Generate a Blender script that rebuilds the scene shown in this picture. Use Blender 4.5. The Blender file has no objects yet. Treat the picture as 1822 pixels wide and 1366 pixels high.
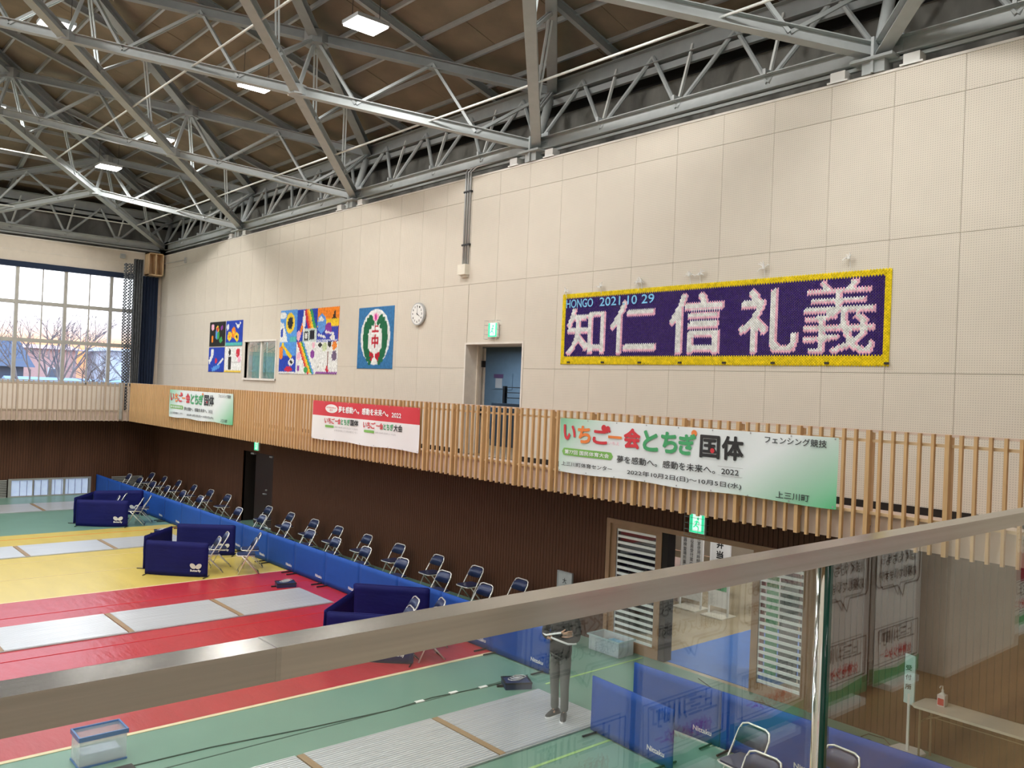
import bpy, math, random
from mathutils import Vector, Matrix
random.seed(7)
sc = bpy.context.scene
COL = sc.collection
PI = math.pi

# ------------------------------------------------------------------ camera
YAW, PITCH, ROLL = 0.72271, 0.007466, -0.040974
EYE = Vector((0, 0, 4.4))
fwd = Vector((math.sin(YAW)*math.cos(PITCH), math.cos(YAW)*math.cos(PITCH), math.sin(PITCH)))
rgt = Vector((math.cos(YAW), -math.sin(YAW), 0)); upv = rgt.cross(fwd)
r2 = rgt*math.cos(ROLL) - upv*math.sin(ROLL); u2 = rgt*math.sin(ROLL) + upv*math.cos(ROLL)
cam_d = bpy.data.cameras.new('camera'); cam_d.sensor_width = 36; cam_d.lens = 1518/1822*36
cam_d.clip_start = 0.05; cam_d.clip_end = 400
cam = bpy.data.objects.new('camera', cam_d); COL.objects.link(cam); sc.camera = cam
cam.matrix_world = Matrix(((r2.x, u2.x, -fwd.x, EYE.x), (r2.y, u2.y, -fwd.y, EYE.y), (r2.z, u2.z, -fwd.z, EYE.z), (0, 0, 0, 1)))

# ------------------------------------------------------------------ view, world
sc.view_settings.view_transform = 'Standard'; sc.view_settings.look = 'None'
sc.view_settings.gamma = 1; sc.view_settings.use_curve_mapping = False
sc.view_settings.exposure = 0.0
W = bpy.data.worlds.new('evening_sky'); sc.world = W; W.use_nodes = True
nt = W.node_tree; nt.nodes.clear()
tc = nt.nodes.new('ShaderNodeTexCoord'); sx = nt.nodes.new('ShaderNodeSeparateXYZ'); rp = nt.nodes.new('ShaderNodeValToRGB')
bg = nt.nodes.new('ShaderNodeBackground'); wo = nt.nodes.new('ShaderNodeOutputWorld')
nt.links.new(tc.outputs['Generated'], sx.inputs[0]); nt.links.new(sx.outputs['Z'], rp.inputs[0])
nt.links.new(rp.outputs[0], bg.inputs[0]); nt.links.new(bg.outputs[0], wo.inputs[0])
cr = rp.color_ramp; cr.elements[0].position = 0.0; cr.elements[0].color = (.30, .17, .12, 1)
cr.elements[1].position = 1.0; cr.elements[1].color = (.35, .52, .85, 1)
for p, c in ((.018, (.42, .19, .07)), (.034, (.42, .27, .20)), (.05, (.46, .42, .46)), (.075, (.9, .92, 1.0)), (.3, (.75, .85, 1.0))):
    e = cr.elements.new(p); e.color = (*c, 1)
bg.inputs[1].default_value = 4.2

def light(name, loc, size, power, color=(1, .98, .95), rot=(0, 0, 0), sy=None, shape=None):
    d = bpy.data.lights.new(name, 'AREA'); d.energy = power; d.color = color; d.size = size
    if sy: d.shape = 'RECTANGLE'; d.size_y = sy
    o = bpy.data.objects.new(name, d); o.location = loc; o.rotation_euler = rot; COL.objects.link(o)
    return o
LAMP_POWER = 165
LAMP_XY = [(x, y) for x in (7.9, .9, -5.8, -12.8) for y in (4.2, 8.8, 13.3, 17.8, 23.8, 28.3)] + \
          [(x, y) for x in (4.5, -2.4, -9.4) for y in (6.3, 13.3, 20.3, 27.2)]

# ------------------------------------------------------------------ materials
def mat(name, col, rough=.6, metal=0, noise=.06, nscale=6, bump=0, bscale=60, emit=0, spec=.5, stretch=None, alpha=1, trans=0, coat=0):
    m = bpy.data.materials.new(name); m.use_nodes = True; n = m.node_tree; b = n.nodes['Principled BSDF']
    b.inputs['Roughness'].default_value = rough; b.inputs['Metallic'].default_value = metal
    b.inputs['Specular IOR Level'].default_value = spec
    if coat: b.inputs['Coat Weight'].default_value = coat; b.inputs['Coat Roughness'].default_value = .15
    t = n.nodes.new('ShaderNodeTexCoord'); mp = n.nodes.new('ShaderNodeMapping'); n.links.new(t.outputs['Object'], mp.inputs[0])
    if stretch: mp.inputs['Scale'].default_value = stretch
    tex = n.nodes.new('ShaderNodeTexNoise'); tex.inputs['Scale'].default_value = nscale; tex.inputs['Detail'].default_value = 5
    n.links.new(mp.outputs[0], tex.inputs['Vector'])
    mr = n.nodes.new('ShaderNodeMapRange'); mr.inputs[1].default_value = .3; mr.inputs[2].default_value = .7
    mr.inputs[3].default_value = 1-noise; mr.inputs[4].default_value = 1+noise
    n.links.new(tex.outputs[0], mr.inputs[0])
    mx = n.nodes.new('ShaderNodeVectorMath'); mx.operation = 'SCALE'; mx.inputs[0].default_value = col[:3]
    n.links.new(mr.outputs[0], mx.inputs['Scale']); n.links.new(mx.outputs[0], b.inputs['Base Color'])
    if bump:
        t2 = n.nodes.new('ShaderNodeTexNoise'); t2.inputs['Scale'].default_value = bscale; t2.inputs['Detail'].default_value = 4
        n.links.new(mp.outputs[0], t2.inputs['Vector'])
        bp = n.nodes.new('ShaderNodeBump'); bp.inputs['Strength'].default_value = bump; bp.inputs['Distance'].default_value = .02
        n.links.new(t2.outputs[0], bp.inputs['Height']); n.links.new(bp.outputs[0], b.inputs['Normal'])
    if emit: b.inputs['Emission Strength'].default_value = emit; n.links.new(mx.outputs[0], b.inputs['Emission Color'])
    if trans: b.inputs['Transmission Weight'].default_value = trans
    if alpha < 1: b.inputs['Alpha'].default_value = alpha
    return m

def glass_mat(name, tint=(.96, .985, .97), refl=1.0):
    m = bpy.data.materials.new(name); m.use_nodes = True; n = m.node_tree; n.nodes.clear()
    out = n.nodes.new('ShaderNodeOutputMaterial'); mix = n.nodes.new('ShaderNodeMixShader')
    tr = n.nodes.new('ShaderNodeBsdfTransparent'); gl = n.nodes.new('ShaderNodeBsdfGlossy'); fr = n.nodes.new('ShaderNodeFresnel')
    geo = n.nodes.new('ShaderNodeNewGeometry'); mr = n.nodes.new('ShaderNodeMapRange')
    mr.inputs[3].default_value = 1.52; mr.inputs[4].default_value = 1/1.52
    n.links.new(geo.outputs['Backfacing'], mr.inputs[0]); n.links.new(mr.outputs[0], fr.inputs['IOR'])
    tr.inputs[0].default_value = (*tint, 1); gl.inputs['Roughness'].default_value = 0.0; gl.inputs[0].default_value = (1, 1, 1, 1)
    n.links.new(fr.outputs[0], mix.inputs[0]); n.links.new(tr.outputs[0], mix.inputs[1]); n.links.new(gl.outputs[0], mix.inputs[2])
    n.links.new(mix.outputs[0], out.inputs[0])
    return m

M = {}
M['wall'] = mat('perforated_board', (.66, .605, .52), .75, noise=.03, nscale=2)
n = M['wall'].node_tree      # small round holes on a 25 mm grid
b = n.nodes['Principled BSDF']; t = n.nodes['Texture Coordinate']; s = n.nodes.new('ShaderNodeSeparateXYZ'); n.links.new(t.outputs['Object'], s.inputs[0])
def mth(op, a, bb=None, v=None):
    q = n.nodes.new('ShaderNodeMath'); q.operation = op
    n.links.new(a, q.inputs[0])
    if bb is not None: n.links.new(bb, q.inputs[1])
    if v is not None: q.inputs[1].default_value = v
    return q.outputs[0]
fy = mth('SUBTRACT', mth('FRACT', mth('MULTIPLY', s.outputs['Y'], v=33)), v=.5)
fz = mth('SUBTRACT', mth('FRACT', mth('MULTIPLY', s.outputs['Z'], v=33)), v=.5)
rr = mth('SQRT', mth('ADD', mth('MULTIPLY', fy, fy), mth('MULTIPLY', fz, fz)))
hole = mth('LESS_THAN', rr, v=.2)
dk = mth('MULTIPLY_ADD', hole, v=-.32); dk.node.inputs[2].default_value = 1
src = b.inputs['Base Color'].links[0].from_socket
vm = n.nodes.new('ShaderNodeVectorMath'); vm.operation = 'SCALE'; n.links.new(src, vm.inputs[0]); n.links.new(dk, vm.inputs['Scale'])
n.links.new(vm.outputs[0], b.inputs['Base Color'])
M['plaster'] = mat('beige_plaster', (.66, .59, .50), .8, noise=.03)
M['joint'] = mat('dark_joint', (.30, .26, .20), .9)
M['trimw'] = mat('pale_trim', (.72, .68, .62), .5)
M['brown'] = mat('brown_board', (.105, .047, .027), .6, noise=.18, nscale=2, stretch=(1, 4, .3), spec=.15)
M['brownback'] = mat('brown_groove', (.012, .007, .005), .8)
M['slat'] = mat('larch_slat', (.58, .36, .17), .55, noise=.10, nscale=5, stretch=(8, 8, .6))
M['slatw'] = mat('pale_rail_wood', (.66, .47, .28), .55, noise=.08, nscale=5)
M['fascia'] = mat('pinkish_fascia', (.60, .46, .38), .7, noise=.03)
M['endslat'] = mat('grey_beige_slat', (.44, .34, .25), .55, noise=.06)
M['ceil'] = mat('wood_wool_board', (.215, .170, .120), .95, noise=.22, nscale=1.2, bump=.4, bscale=90)
M['concrete'] = mat('stained_concrete', (.17, .165, .148), .9, noise=.45, nscale=1.6, stretch=(1, 1.2, .35), bump=.2)
M['black'] = mat('black_gap', (.012, .012, .012), .8)
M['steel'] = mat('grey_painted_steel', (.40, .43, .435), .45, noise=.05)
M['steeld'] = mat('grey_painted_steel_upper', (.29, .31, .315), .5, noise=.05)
M['galv'] = mat('galvanised_steel', (.50, .52, .53), .4, metal=.5)
M['rod'] = mat('pale_tie_rod', (.68, .70, .68), .35)
M['white'] = mat('white_paint', (.80, .80, .78), .5, noise=.02)
M['green'] = mat('green_sports_floor', (.150, .285, .225), .33, noise=.05, nscale=1.5, bump=.03, bscale=8)
M['red'] = mat('red_vinyl_mat', (.42, .024, .036), .30, noise=.06, nscale=1.2, bump=.6, bscale=3, stretch=(2.2, .6, 1))
M['yellow'] = mat('yellow_vinyl_mat', (.58, .45, .095), .32, noise=.06, nscale=1.2, bump=.2, bscale=3, stretch=(2.2, .6, 1))
M['cream'] = mat('cream_edge_tape', (.70, .60, .38), .5)
M['seam'] = mat('dark_seam', (.03, .08, .06), .6)
M['ylw_line'] = mat('lime_court_line', (.32, .52, .20), .45)
M['piste'] = mat('ribbed_aluminium', (.74, .78, .82), .30, metal=.5, noise=.14, nscale=2, stretch=(.35, 22, 1))
n = M['piste'].node_tree; b = n.nodes['Principled BSDF']
wv = n.nodes.new('ShaderNodeTexWave'); wv.bands_direction = 'Y'; wv.inputs['Scale'].default_value = 6.5; wv.inputs['Distortion'].default_value = 0
tcn = n.nodes['Texture Coordinate']; n.links.new(tcn.outputs['Object'], wv.inputs[0])
wr_ = n.nodes.new('ShaderNodeMapRange'); wr_.inputs[3].default_value = .80; wr_.inputs[4].default_value = 1.06; n.links.new(wv.outputs['Fac'], wr_.inputs[0])
sc_ = b.inputs['Base Color'].links[0].from_socket; vq = n.nodes.new('ShaderNodeVectorMath'); vq.operation = 'SCALE'; n.links.new(sc_, vq.inputs[0]); n.links.new(wr_.outputs[0], vq.inputs['Scale']); n.links.new(vq.outputs[0], b.inputs['Base Color'])
bp = n.nodes.new('ShaderNodeBump'); bp.inputs['Strength'].default_value = 1.0; bp.inputs['Distance'].default_value = .006
n.links.new(wv.outputs[0], bp.inputs['Height']); n.links.new(bp.outputs[0], b.inputs['Normal'])
M['joint_tan'] = mat('tan_joint_strip', (.30, .20, .11), .5)
M['nblue'] = mat('blue_barrier_cloth', (.012, .075, .36), .65, spec=.25, noise=.05)
M['navy'] = mat('navy_barrier_cloth', (.006, .008, .10), .65, spec=.2, noise=.12, nscale=3, bump=.35, bscale=5, stretch=(.6, 1, 2.5))
M['print'] = mat('white_print', (.85, .86, .88), .6, noise=.01)
M['blackp'] = mat('black_plastic', (.015, .015, .017), .45)
M['chrome'] = mat('chrome_tube', (.85, .84, .80), .28, metal=.55, noise=.02)
M['vinyl'] = mat('navy_vinyl_pad', (.022, .035, .10), .32, noise=.05, nscale=20)
M['stain'] = mat('brushed_stainless', (.41, .39, .36), .20, metal=1, noise=.10, nscale=3, stretch=(.4, 30, 30))
M['stain2'] = mat('brushed_stainless_dull', (.36, .345, .32), .24, metal=1, noise=.10, nscale=3, stretch=(.4, 30, 30))
M['glass'] = glass_mat('clear_rail_glass')
M['glassedge'] = mat('green_glass_edge', (.01, .06, .045), .1)
M['winglass'] = glass_mat('window_glass', (.97, .98, .98))
M['frost'] = mat('frosted_pane', (.55, .66, .90), .5, emit=.35)
M['mull'] = mat('aluminium_mullion', (.42, .41, .38), .4, metal=.3)
M['navycurt'] = mat('dark_blue_curtain', (.010, .022, .055), .85)
M['doorblue'] = mat('blue_grey_wall', (.115, .175, .24), .7)
M['doordark'] = mat('dark_brown_door', (.030, .013, .010), .5)
M['frame'] = mat('tan_door_frame', (.33, .195, .11), .5, noise=.1, nscale=4)
M['louvre'] = mat('silver_louvre', (.88, .91, .90), .35, metal=.1)
M['lobbyfloor'] = mat('pale_lobby_floor', (.46, .38, .26), .18, noise=.1, nscale=2)
M['galfloor'] = mat('oak_gallery_floor', (.36, .22, .095), .35, noise=.22, nscale=2, stretch=(.5, 6, 1))
M['bluesheet'] = mat('blue_floor_sheet', (.05, .19, .62), .4, noise=.06)
M['teal'] = mat('teal_curtain', (.20, .42, .38), .8, noise=.12, nscale=10)
M['redp'] = mat('red_print', (.62, .035, .05), .6, noise=.02)
M['greenp'] = mat('green_print', (.06, .36, .14), .6, noise=.02)
M['limep'] = mat('lime_print', (.20, .46, .10), .6, noise=.02)
M['orangep'] = mat('orange_print', (.80, .22, .05), .6, noise=.02)
M['pinkp'] = mat('pink_print', (.85, .35, .45), .6, noise=.02)
M['blackt'] = mat('black_print', (.02, .02, .022), .6, noise=.02)
M['greyp'] = mat('grey_print', (.35, .35, .36), .6)
M['exitg'] = mat('lit_exit_green', (.02, .62, .30), .4, emit=1.0)
M['exitw'] = mat('lit_exit_white', (.72, .95, .85), .4, emit=.9)
M['lens'] = mat('lit_lamp_lens', (1, .98, .94), .4, emit=14)
M['jacket'] = mat('black_jacket', (.009, .010, .010), .8, noise=.2, nscale=9, bump=.3, bscale=14)
M['trouser'] = mat('grey_trouser', (.12, .125, .12), .85, noise=.15, nscale=9, bump=.3, bscale=12)
M['skin'] = mat('skin', (.55, .33, .23), .55)
M['hair'] = mat('black_hair', (.012, .011, .010), .5)
M['softclear'] = mat('clear_plastic', (.80, .87, .90), .2, alpha=.38)
M['bluerim'] = mat('blue_plastic_rim', (.05, .17, .42), .35)
M['bluestuff'] = mat('pale_blue_cloth', (.22, .42, .58), .8, noise=.25, nscale=12)
M['tabletop'] = mat('cream_table_top', (.74, .70, .60), .4)
M['taupe'] = mat('tan_table_leg', (.26, .21, .14), .4)
M['trunk'] = mat('bark', (.20, .17, .17), .9)
M['far_white'] = mat('pale_render', (.60, .66, .78), .8)
M['far_pink'] = mat('pink_render', (.60, .36, .33), .8)
M['far_dark'] = mat('slate_blue_roof', (.07, .10, .16), .8)
M['far_roof'] = mat('blue_metal_roof', (.28, .42, .62), .6)
M['far_glass'] = mat('dark_far_pane', (.08, .12, .18), .2)
M['ground'] = mat('outdoor_ground', (.22, .20, .17), .9)
M['shrub'] = mat('dark_foliage', (.03, .04, .045), .9)
# netting: a procedural grid of threads with holes
m = mat('grey_net', (.10, .11, .12), .8); M['net'] = m; n = m.node_tree; b = n.nodes['Principled BSDF']
s = n.nodes.new('ShaderNodeSeparateXYZ'); n.links.new(n.nodes['Texture Coordinate'].outputs['Object'], s.inputs[0])
fx = mth('FRACT', mth('MULTIPLY', mth('ADD', s.outputs['X'], s.outputs['Z']), v=9)); fz = mth('FRACT', mth('MULTIPLY', mth('SUBTRACT', s.outputs['X'], s.outputs['Z']), v=9))
al = mth('MAXIMUM', mth('LESS_THAN', fx, v=.5), mth('LESS_THAN', fz, v=.5)); n.links.new(al, b.inputs['Alpha'])

# ------------------------------------------------------------------ mesh helpers
class MB:
    def __init__(s): s.v = []; s.f = []; s.m = []
    def add(s, vs, fs, mi=0):
        o = len(s.v); s.v += [tuple(v) for v in vs]; s.f += [tuple(i+o for i in f) for f in fs]; s.m += [mi]*len(fs); return s
    def box(s, x0, x1, y0, y1, z0, z1, mi=0):
        v = [(x0, y0, z0), (x1, y0, z0), (x1, y1, z0), (x0, y1, z0), (x0, y0, z1), (x1, y0, z1), (x1, y1, z1), (x0, y1, z1)]
        return s.add(v, [(0, 3, 2, 1), (4, 5, 6, 7), (0, 1, 5, 4), (1, 2, 6, 5), (2, 3, 7, 6), (3, 0, 4, 7)], mi)
    def beam(s, p, q, w, h, mi=0, up=(0, 0, 1), off=(0, 0)):
        p = Vector(p); q = Vector(q); d = (q-p).normalized(); r = d.cross(Vector(up))
        if r.length < 1e-4: r = d.cross(Vector((1, 0, 0)))
        r.normalize(); u = r.cross(d)
        vs = []
        for c in (p, q):
            c = c + r*off[0] + u*off[1]
            vs += [c-r*w/2-u*h/2, c+r*w/2-u*h/2, c+r*w/2+u*h/2, c-r*w/2+u*h/2]
        return s.add(vs, [(3, 2, 1, 0), (4, 5, 6, 7), (0, 1, 5, 4), (1, 2, 6, 5), (2, 3, 7, 6), (3, 0, 4, 7)], mi)
    def hbeam(s, p, q, w, h, t=.014, mi=0, up=(0, 0, 1)):
        s.beam(p, q, w, t, mi, up, (0, h/2-t/2)); s.beam(p, q, w, t, mi, up, (0, -h/2+t/2)); return s.beam(p, q, t, h-2*t, mi, up)
    def pair(s, p, q, w=.05, h=.07, gap=.03, mi=0):
        s.beam(p, q, w, h, mi, off=(gap/2+w/2, 0)); return s.beam(p, q, w, h, mi, off=(-gap/2-w/2, 0))
    def tube(s, pts, r, n=6, mi=0, closed=False):
        pts = [Vector(p) for p in pts]; rs = r if isinstance(r, (list, tuple)) else [r]*len(pts); k = len(pts); base = len(s.v)
        prev = None
        for i, p in enumerate(pts):
            if closed: d = pts[(i+1) % k]-pts[i-1]
            else: d = pts[min(i+1, k-1)]-pts[max(i-1, 0)]
            d.normalize()
            a = prev if prev is not None else (Vector((0, 0, 1)) if abs(d.z) < .9 else Vector((1, 0, 0)))
            a = (a - d*a.dot(d)).normalized(); prev = a; bb = d.cross(a)
            for j in range(n):
                t = 2*PI*j/n; s.v.append(tuple(p + (a*math.cos(t)+bb*math.sin(t))*rs[i]))
        for i in range(k if closed else k-1):
            i2 = (i+1) % k
            for j in range(n):
                j2 = (j+1) % n; s.f.append((base+i*n+j, base+i*n+j2, base+i2*n+j2, base+i2*n+j)); s.m.append(mi)
        if not closed:
            s.f.append(tuple(base+j for j in range(n))[::-1]); s.m.append(mi)
            s.f.append(tuple(base+(k-1)*n+j for j in range(n))); s.m.append(mi)
        return s
    def prism(s, poly, z0, z1, mi=0, ax='z'):
        k = len(poly); f3 = {'z': lambda a, b, c: (a, b, c), 'y': lambda a, b, c: (a, c, b), 'x': lambda a, b, c: (c, a, b)}[ax]
        vs = [f3(a, b, z0) for a, b in poly]+[f3(a, b, z1) for a, b in poly]
        return s.add(vs, [tuple(range(k))[::-1], tuple(range(k, 2*k))]+[(i, (i+1) % k, k+(i+1) % k, k+i) for i in range(k)], mi)
    def lathe(s, prof, c=(0, 0), n=14, mi=0):
        base = len(s.v)
        for r, z in prof:
            for j in range(n):
                t = 2*PI*j/n; s.v.append((c[0]+r*math.cos(t), c[1]+r*math.sin(t), z))
        for i in range(len(prof)-1):
            for j in range(n):
                j2 = (j+1) % n; s.f.append((base+i*n+j, base+i*n+j2, base+(i+1)*n+j2, base+(i+1)*n+j)); s.m.append(mi)
        s.f.append(tuple(base+(len(prof)-1)*n+j for j in range(n))); s.m.append(mi)
        s.f.append(tuple(base+j for j in range(n))[::-1]); s.m.append(mi)
        return s
    def mesh(s, name, mats, off=(0, 0, 0), smooth=False):
        me = bpy.data.meshes.new(name)
        me.from_pydata([(a-off[0], b-off[1], c-off[2]) for a, b, c in s.v], [], s.f)
        if not isinstance(mats, (list, tuple)): mats = [mats]
        for q in mats: me.materials.append(q)
        if len(mats) > 1: me.polygons.foreach_set('material_index', s.m)
        if smooth: me.polygons.foreach_set('use_smooth', [True]*len(s.f))
        me.update(); return me

ROOT = {}
def base(o):
    while o.parent: o = o.parent
    return ROOT.get(o.name, (0, 0, 0))
def link(name, me, parent=None, loc=None, **k):
    o = bpy.data.objects.new(name, me); COL.objects.link(o)
    if parent is not None: o.parent = parent
    if loc is not None: o.location = loc
    for a, v in k.items():
        if v is not None: o[a] = v
    return o
def part(name, mb, mats, parent, smooth=False, **k):     # mesh given in world coordinates, parent unrotated
    return link(name, mb.mesh(name, mats, base(parent), smooth), parent, **k)
def thing(name, label, cat, loc=(0, 0, 0), group=None, **k):
    o = link(name, None, None, loc, label=label, category=cat, group=group, **k); o.empty_display_size = .1
    ROOT[o.name] = tuple(loc); return o
def solo(name, mb, mats, label, cat, group=None, loc=(0, 0, 0), smooth=False, **k):
    o = link(name, mb.mesh(name, mats, loc, smooth), None, loc, label=label, category=cat, group=group, **k); ROOT[o.name] = tuple(loc); return o
def struct(name, mb, mats, **k):
    o = link(name, mb.mesh(name, mats), None, kind='structure', **k); return o
def kids(o): return [c for c in bpy.data.objects if c.parent is o]
def snap_tree(o):
    return [(c, snap_tree(c)) for c in kids(o)]
def copy_tree(root, tree, loc, rz, label, group=None, cat=None):
    r = root.copy(); COL.objects.link(r); r.location = loc; r.rotation_euler = (0, 0, rz)
    r['label'] = label
    if group: r['group'] = group
    def rec(tr, p):
        for c, sub in tr:
            d = c.copy(); COL.objects.link(d); d.parent = p; rec(sub, d)
    rec(tree, r); return r

# ------------------------------------------------------------------ text
class Frame:
    def __init__(s, o, u, v): s.o = Vector(o); s.u = Vector(u); s.v = Vector(v); s.n = s.u.cross(s.v)
    def p(s, a, b, c=0): return s.o + s.u*a + s.v*b + s.n*c
GCACHE = {}
def glyphs(text, bold=0):
    bold = 0; k = (text, bold)
    if k in GCACHE: return GCACHE[k]
    cu = bpy.data.curves.new('t', 'FONT'); cu.body = text; cu.size = 1; cu.offset = bold; cu.resolution_u = 3; cu.fill_mode = 'FRONT'
    o = bpy.data.objects.new('t', cu); COL.objects.link(o)
    dg = bpy.context.evaluated_depsgraph_get(); me = bpy.data.meshes.new_from_object(o.evaluated_get(dg))
    vs = [(v.co.x, v.co.y) for v in me.vertices]; fs = [tuple(p.vertices) for p in me.polygons]
    bpy.data.objects.remove(o); bpy.data.curves.remove(cu); bpy.data.meshes.remove(me)
    if not vs: vs = [(0, 0), (1, 0), (1, 1)]; fs = [(0, 1, 2)]
    x0 = min(v[0] for v in vs); x1 = max(v[0] for v in vs); y0 = min(v[1] for v in vs); y1 = max(v[1] for v in vs)
    g = ([((x-x0)/max(x1-x0, 1e-6), (y-y0)/max(y1-y0, 1e-6)) for x, y in vs], fs); GCACHE[k] = g; return g
def txt(mb, fr, s, u0, u1, v0, v1, n=.008, bold=0, mi=0, warp=None):
    vs, fs = glyphs(s); du = bold*(v1-v0)
    sh = [(0, 0)] if bold < .012 else [(-du, 0), (du, 0), (0, -du), (0, du)]
    if bold >= .03: sh += [(-du*.7, -du*.7), (du*.7, du*.7), (-du*.7, du*.7), (du*.7, -du*.7)]
    for q, (ox, oy) in enumerate(sh):
        out = []
        for x, y in vs:
            a = u0+du+(u1-u0-2*du)*x+ox; b_ = v0+du+(v1-v0-2*du)*y+oy; out.append(fr.p(a, b_, n+.0002*q+(warp(a, b_) if warp else 0)))
        mb.add(out, fs, mi)
def shape(mb, fr, pts, n=.006, mi=0, warp=None):
    mb.add([fr.p(a, b, n+(warp(a, b) if warp else 0)) for a, b in pts], [tuple(range(len(pts)))], mi)
def pill(mb, fr, a0, a1, b0, b1, n, warp, k=28):
    r = (b1-b0)/2; c = (b0+b1)/2
    for i in range(k):
        q = []
        for a in (a0+(a1-a0)*i/k, a0+(a1-a0)*(i+1)/k):
            d = min(a-a0, a1-a); h = r if d >= r else math.sqrt(max(r*r-(r-d)**2, 0)); q.append((a, h))
        shape(mb, fr, [(q[0][0], c-q[0][1]), (q[1][0], c-q[1][1]), (q[1][0], c+q[1][1]), (q[0][0], c+q[0][1])], n, 0, warp)
def ell(cu, cv, ru, rv, k=18, rot=0):
    return [(cu+ru*math.cos(2*PI*i/k)*math.cos(rot)-rv*math.sin(2*PI*i/k)*math.sin(rot), cv+ru*math.cos(2*PI*i/k)*math.sin(rot)+rv*math.sin(2*PI*i/k)*math.cos(rot)) for i in range(k)]
def rrect(a0, a1, b0, b1):
    r = (b1-b0)/2; c = (b0+b1)/2
    return [(a1-r+r*math.cos(t), c+r*math.sin(t)) for t in [-PI/2+PI*i/8 for i in range(9)]]+[(a0+r+r*math.cos(t), c+r*math.sin(t)) for t in [PI/2+PI*i/8 for i in range(9)]]

# ------------------------------------------------------------------ dimensions
XW = 11.38; YE = 33.42; XG = 10.05; YG = 32.1; XL = -16.4; YN = -.2; ZT = 8.93; GF = 3.0
# ================================================================== STRUCTURE
struct('floor', MB().box(XL, XW, -1.6, YE, -.1, 0).box(XW, XW+.7, 22.5, 26.5, -.1, 0), M['green'])
# upper wall along the hall, perforated boards on a dark backing, with an opening for a door and a window
DO = (12.63, 14.44, 3.0, 5.35); WO = (23.46, 25.6, 4.45, 5.57)
wr = MB(); ys = [YN-1.3, DO[0], DO[1], WO[0], WO[1], YE]
wr.box(XW+.02, XW+.1, ys[0], ys[1], GF-.3, ZT).box(XW+.02, XW+.1, ys[2], ys[3], GF-.3, ZT).box(XW+.02, XW+.1, ys[4], ys[5], GF-.3, ZT)
wr.box(XW+.02, XW+.1, ys[1], ys[2], DO[3], ZT).box(XW+.02, XW+.1, ys[3], ys[4], WO[3], ZT).box(XW+.02, XW+.1, ys[3], ys[4], GF-.3, WO[2])
wall_r = struct('wall_right', wr, M['joint'])
rows = [(3.1, 4.837), (4.843, 6.637), (6.643, 8.447), (8.453, ZT)]
BOARD = {}
def board(y0, y1, z0, z1, parent, ax='y', x=XW):
    k = (round(y1-y0, 3), round(z1-z0, 3), ax)
    if k not in BOARD:
        BOARD[k] = (MB().box(0, .02, 0, y1-y0, 0, z1-z0) if ax == 'y' else MB().box(0, y1-y0, 0, .02, 0, z1-z0)).mesh('panel', M['wall'])
    link('panel', BOARD[k], parent, (x, y0, z0) if ax == 'y' else (y0, x, z0))
def cut(rects, ho):
    out = []
    for (a0, a1, b0, b1) in rects:
        h0, h1, g0, g1 = ho
        if a1 <= h0 or a0 >= h1 or b1 <= g0 or b0 >= g1: out.append((a0, a1, b0, b1)); continue
        if a0 < h0: out.append((a0, h0, b0, b1))
        if a1 > h1: out.append((h1, a1, b0, b1))
        m0, m1 = max(a0, h0), min(a1, h1)
        if b0 < g0: out.append((m0, m1, b0, g0))
        if b1 > g1: out.append((m0, m1, g1, b1))
    return [r for r in out if r[1]-r[0] > .02 and r[3]-r[2] > .02]
y = 4.41-.9105*6
while y < YE:
    for z0, z1 in rows:
        for r in cut(cut([(y+.0025, min(y+.908, YE), z0, z1)], DO), WO): board(*r, wall_r)
    y += .9105
struct('trim_1', MB().box(XW-.012, XW+.12, -1.4, YE, ZT, ZT+.035), M['trimw'])
struct('baseboard_right', MB().box(XW-.012, XW+.02, -1.2, DO[0]-.03, GF, GF+.1).box(XW-.012, XW+.02, DO[1]+.03, YE, GF, GF+.1), M['brownback'])
# upper door opening
dd = MB()
dd.box(XW-.015, XW+.45, DO[1]-.006, DO[1]+.035, GF, DO[3]+.03).box(XW-.015, XW+.45, DO[0]-.035, DO[0]+.006, GF, DO[3]+.03).box(XW-.015, XW+.45, DO[0], DO[1], DO[3]-.006, DO[3]+.035)
door1 = struct('door_1', dd, M['trimw'])
part('reveal', MB().box(XW+.30, XW+.36, DO[1]-.035, DO[1]-.006, GF, 5.34), M['plaster'], door1)
lf = part('door_leaf', MB().box(XW+.52, XW+.56, DO[1]+.0, DO[1]+.95, GF, 5.3), M['trimw'], door1)
for z in (3.9, 4.95): part('hinge', MB().box(XW+.43, XW+.52, DO[1]-.05, DO[1]-.0, z-.07, z+.07), M['blackp'], lf)
cor = MB().box(15.6, 15.7, 9.5, 22.5, GF, 6.0)
struct('wall_corridor', cor, M['doorblue'])
struct('ceiling_corridor', MB().box(XW+.1, 15.7, 9.5, 22.5, 5.6, 5.7), M['plaster'])
struct('floor_corridor', MB().box(XW+.1, 15.7, 9.5, 22.5, GF-.1, GF), M['galfloor'])
struct('wall_corridor_ends', MB().box(XW+.1, 15.7, 9.4, 9.5, GF, 5.7).box(XW+.1, 15.7, 22.5, 22.6, GF, 5.7), M['doorblue'])
light('corridor_fill', (13.8, 17.0, 5.5), 1.2, 110, (.75, .88, 1))  # added fill without a fixture, brightens the blue corridor wall
nb = thing('notice_board', 'purple-edged notices pinned to the blue corridor wall seen through the upper door', 'notice', (15.58, 18.0, 4.4))
part('sheet', MB().box(15.575, 15.6, 17.66, 18.5, 4.42, 4.86), M['doorblue'], nb)
part('paper', MB().box(15.565, 15.575, 18.08, 18.36, 4.45, 4.72), M['greyp'], nb)
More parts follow.
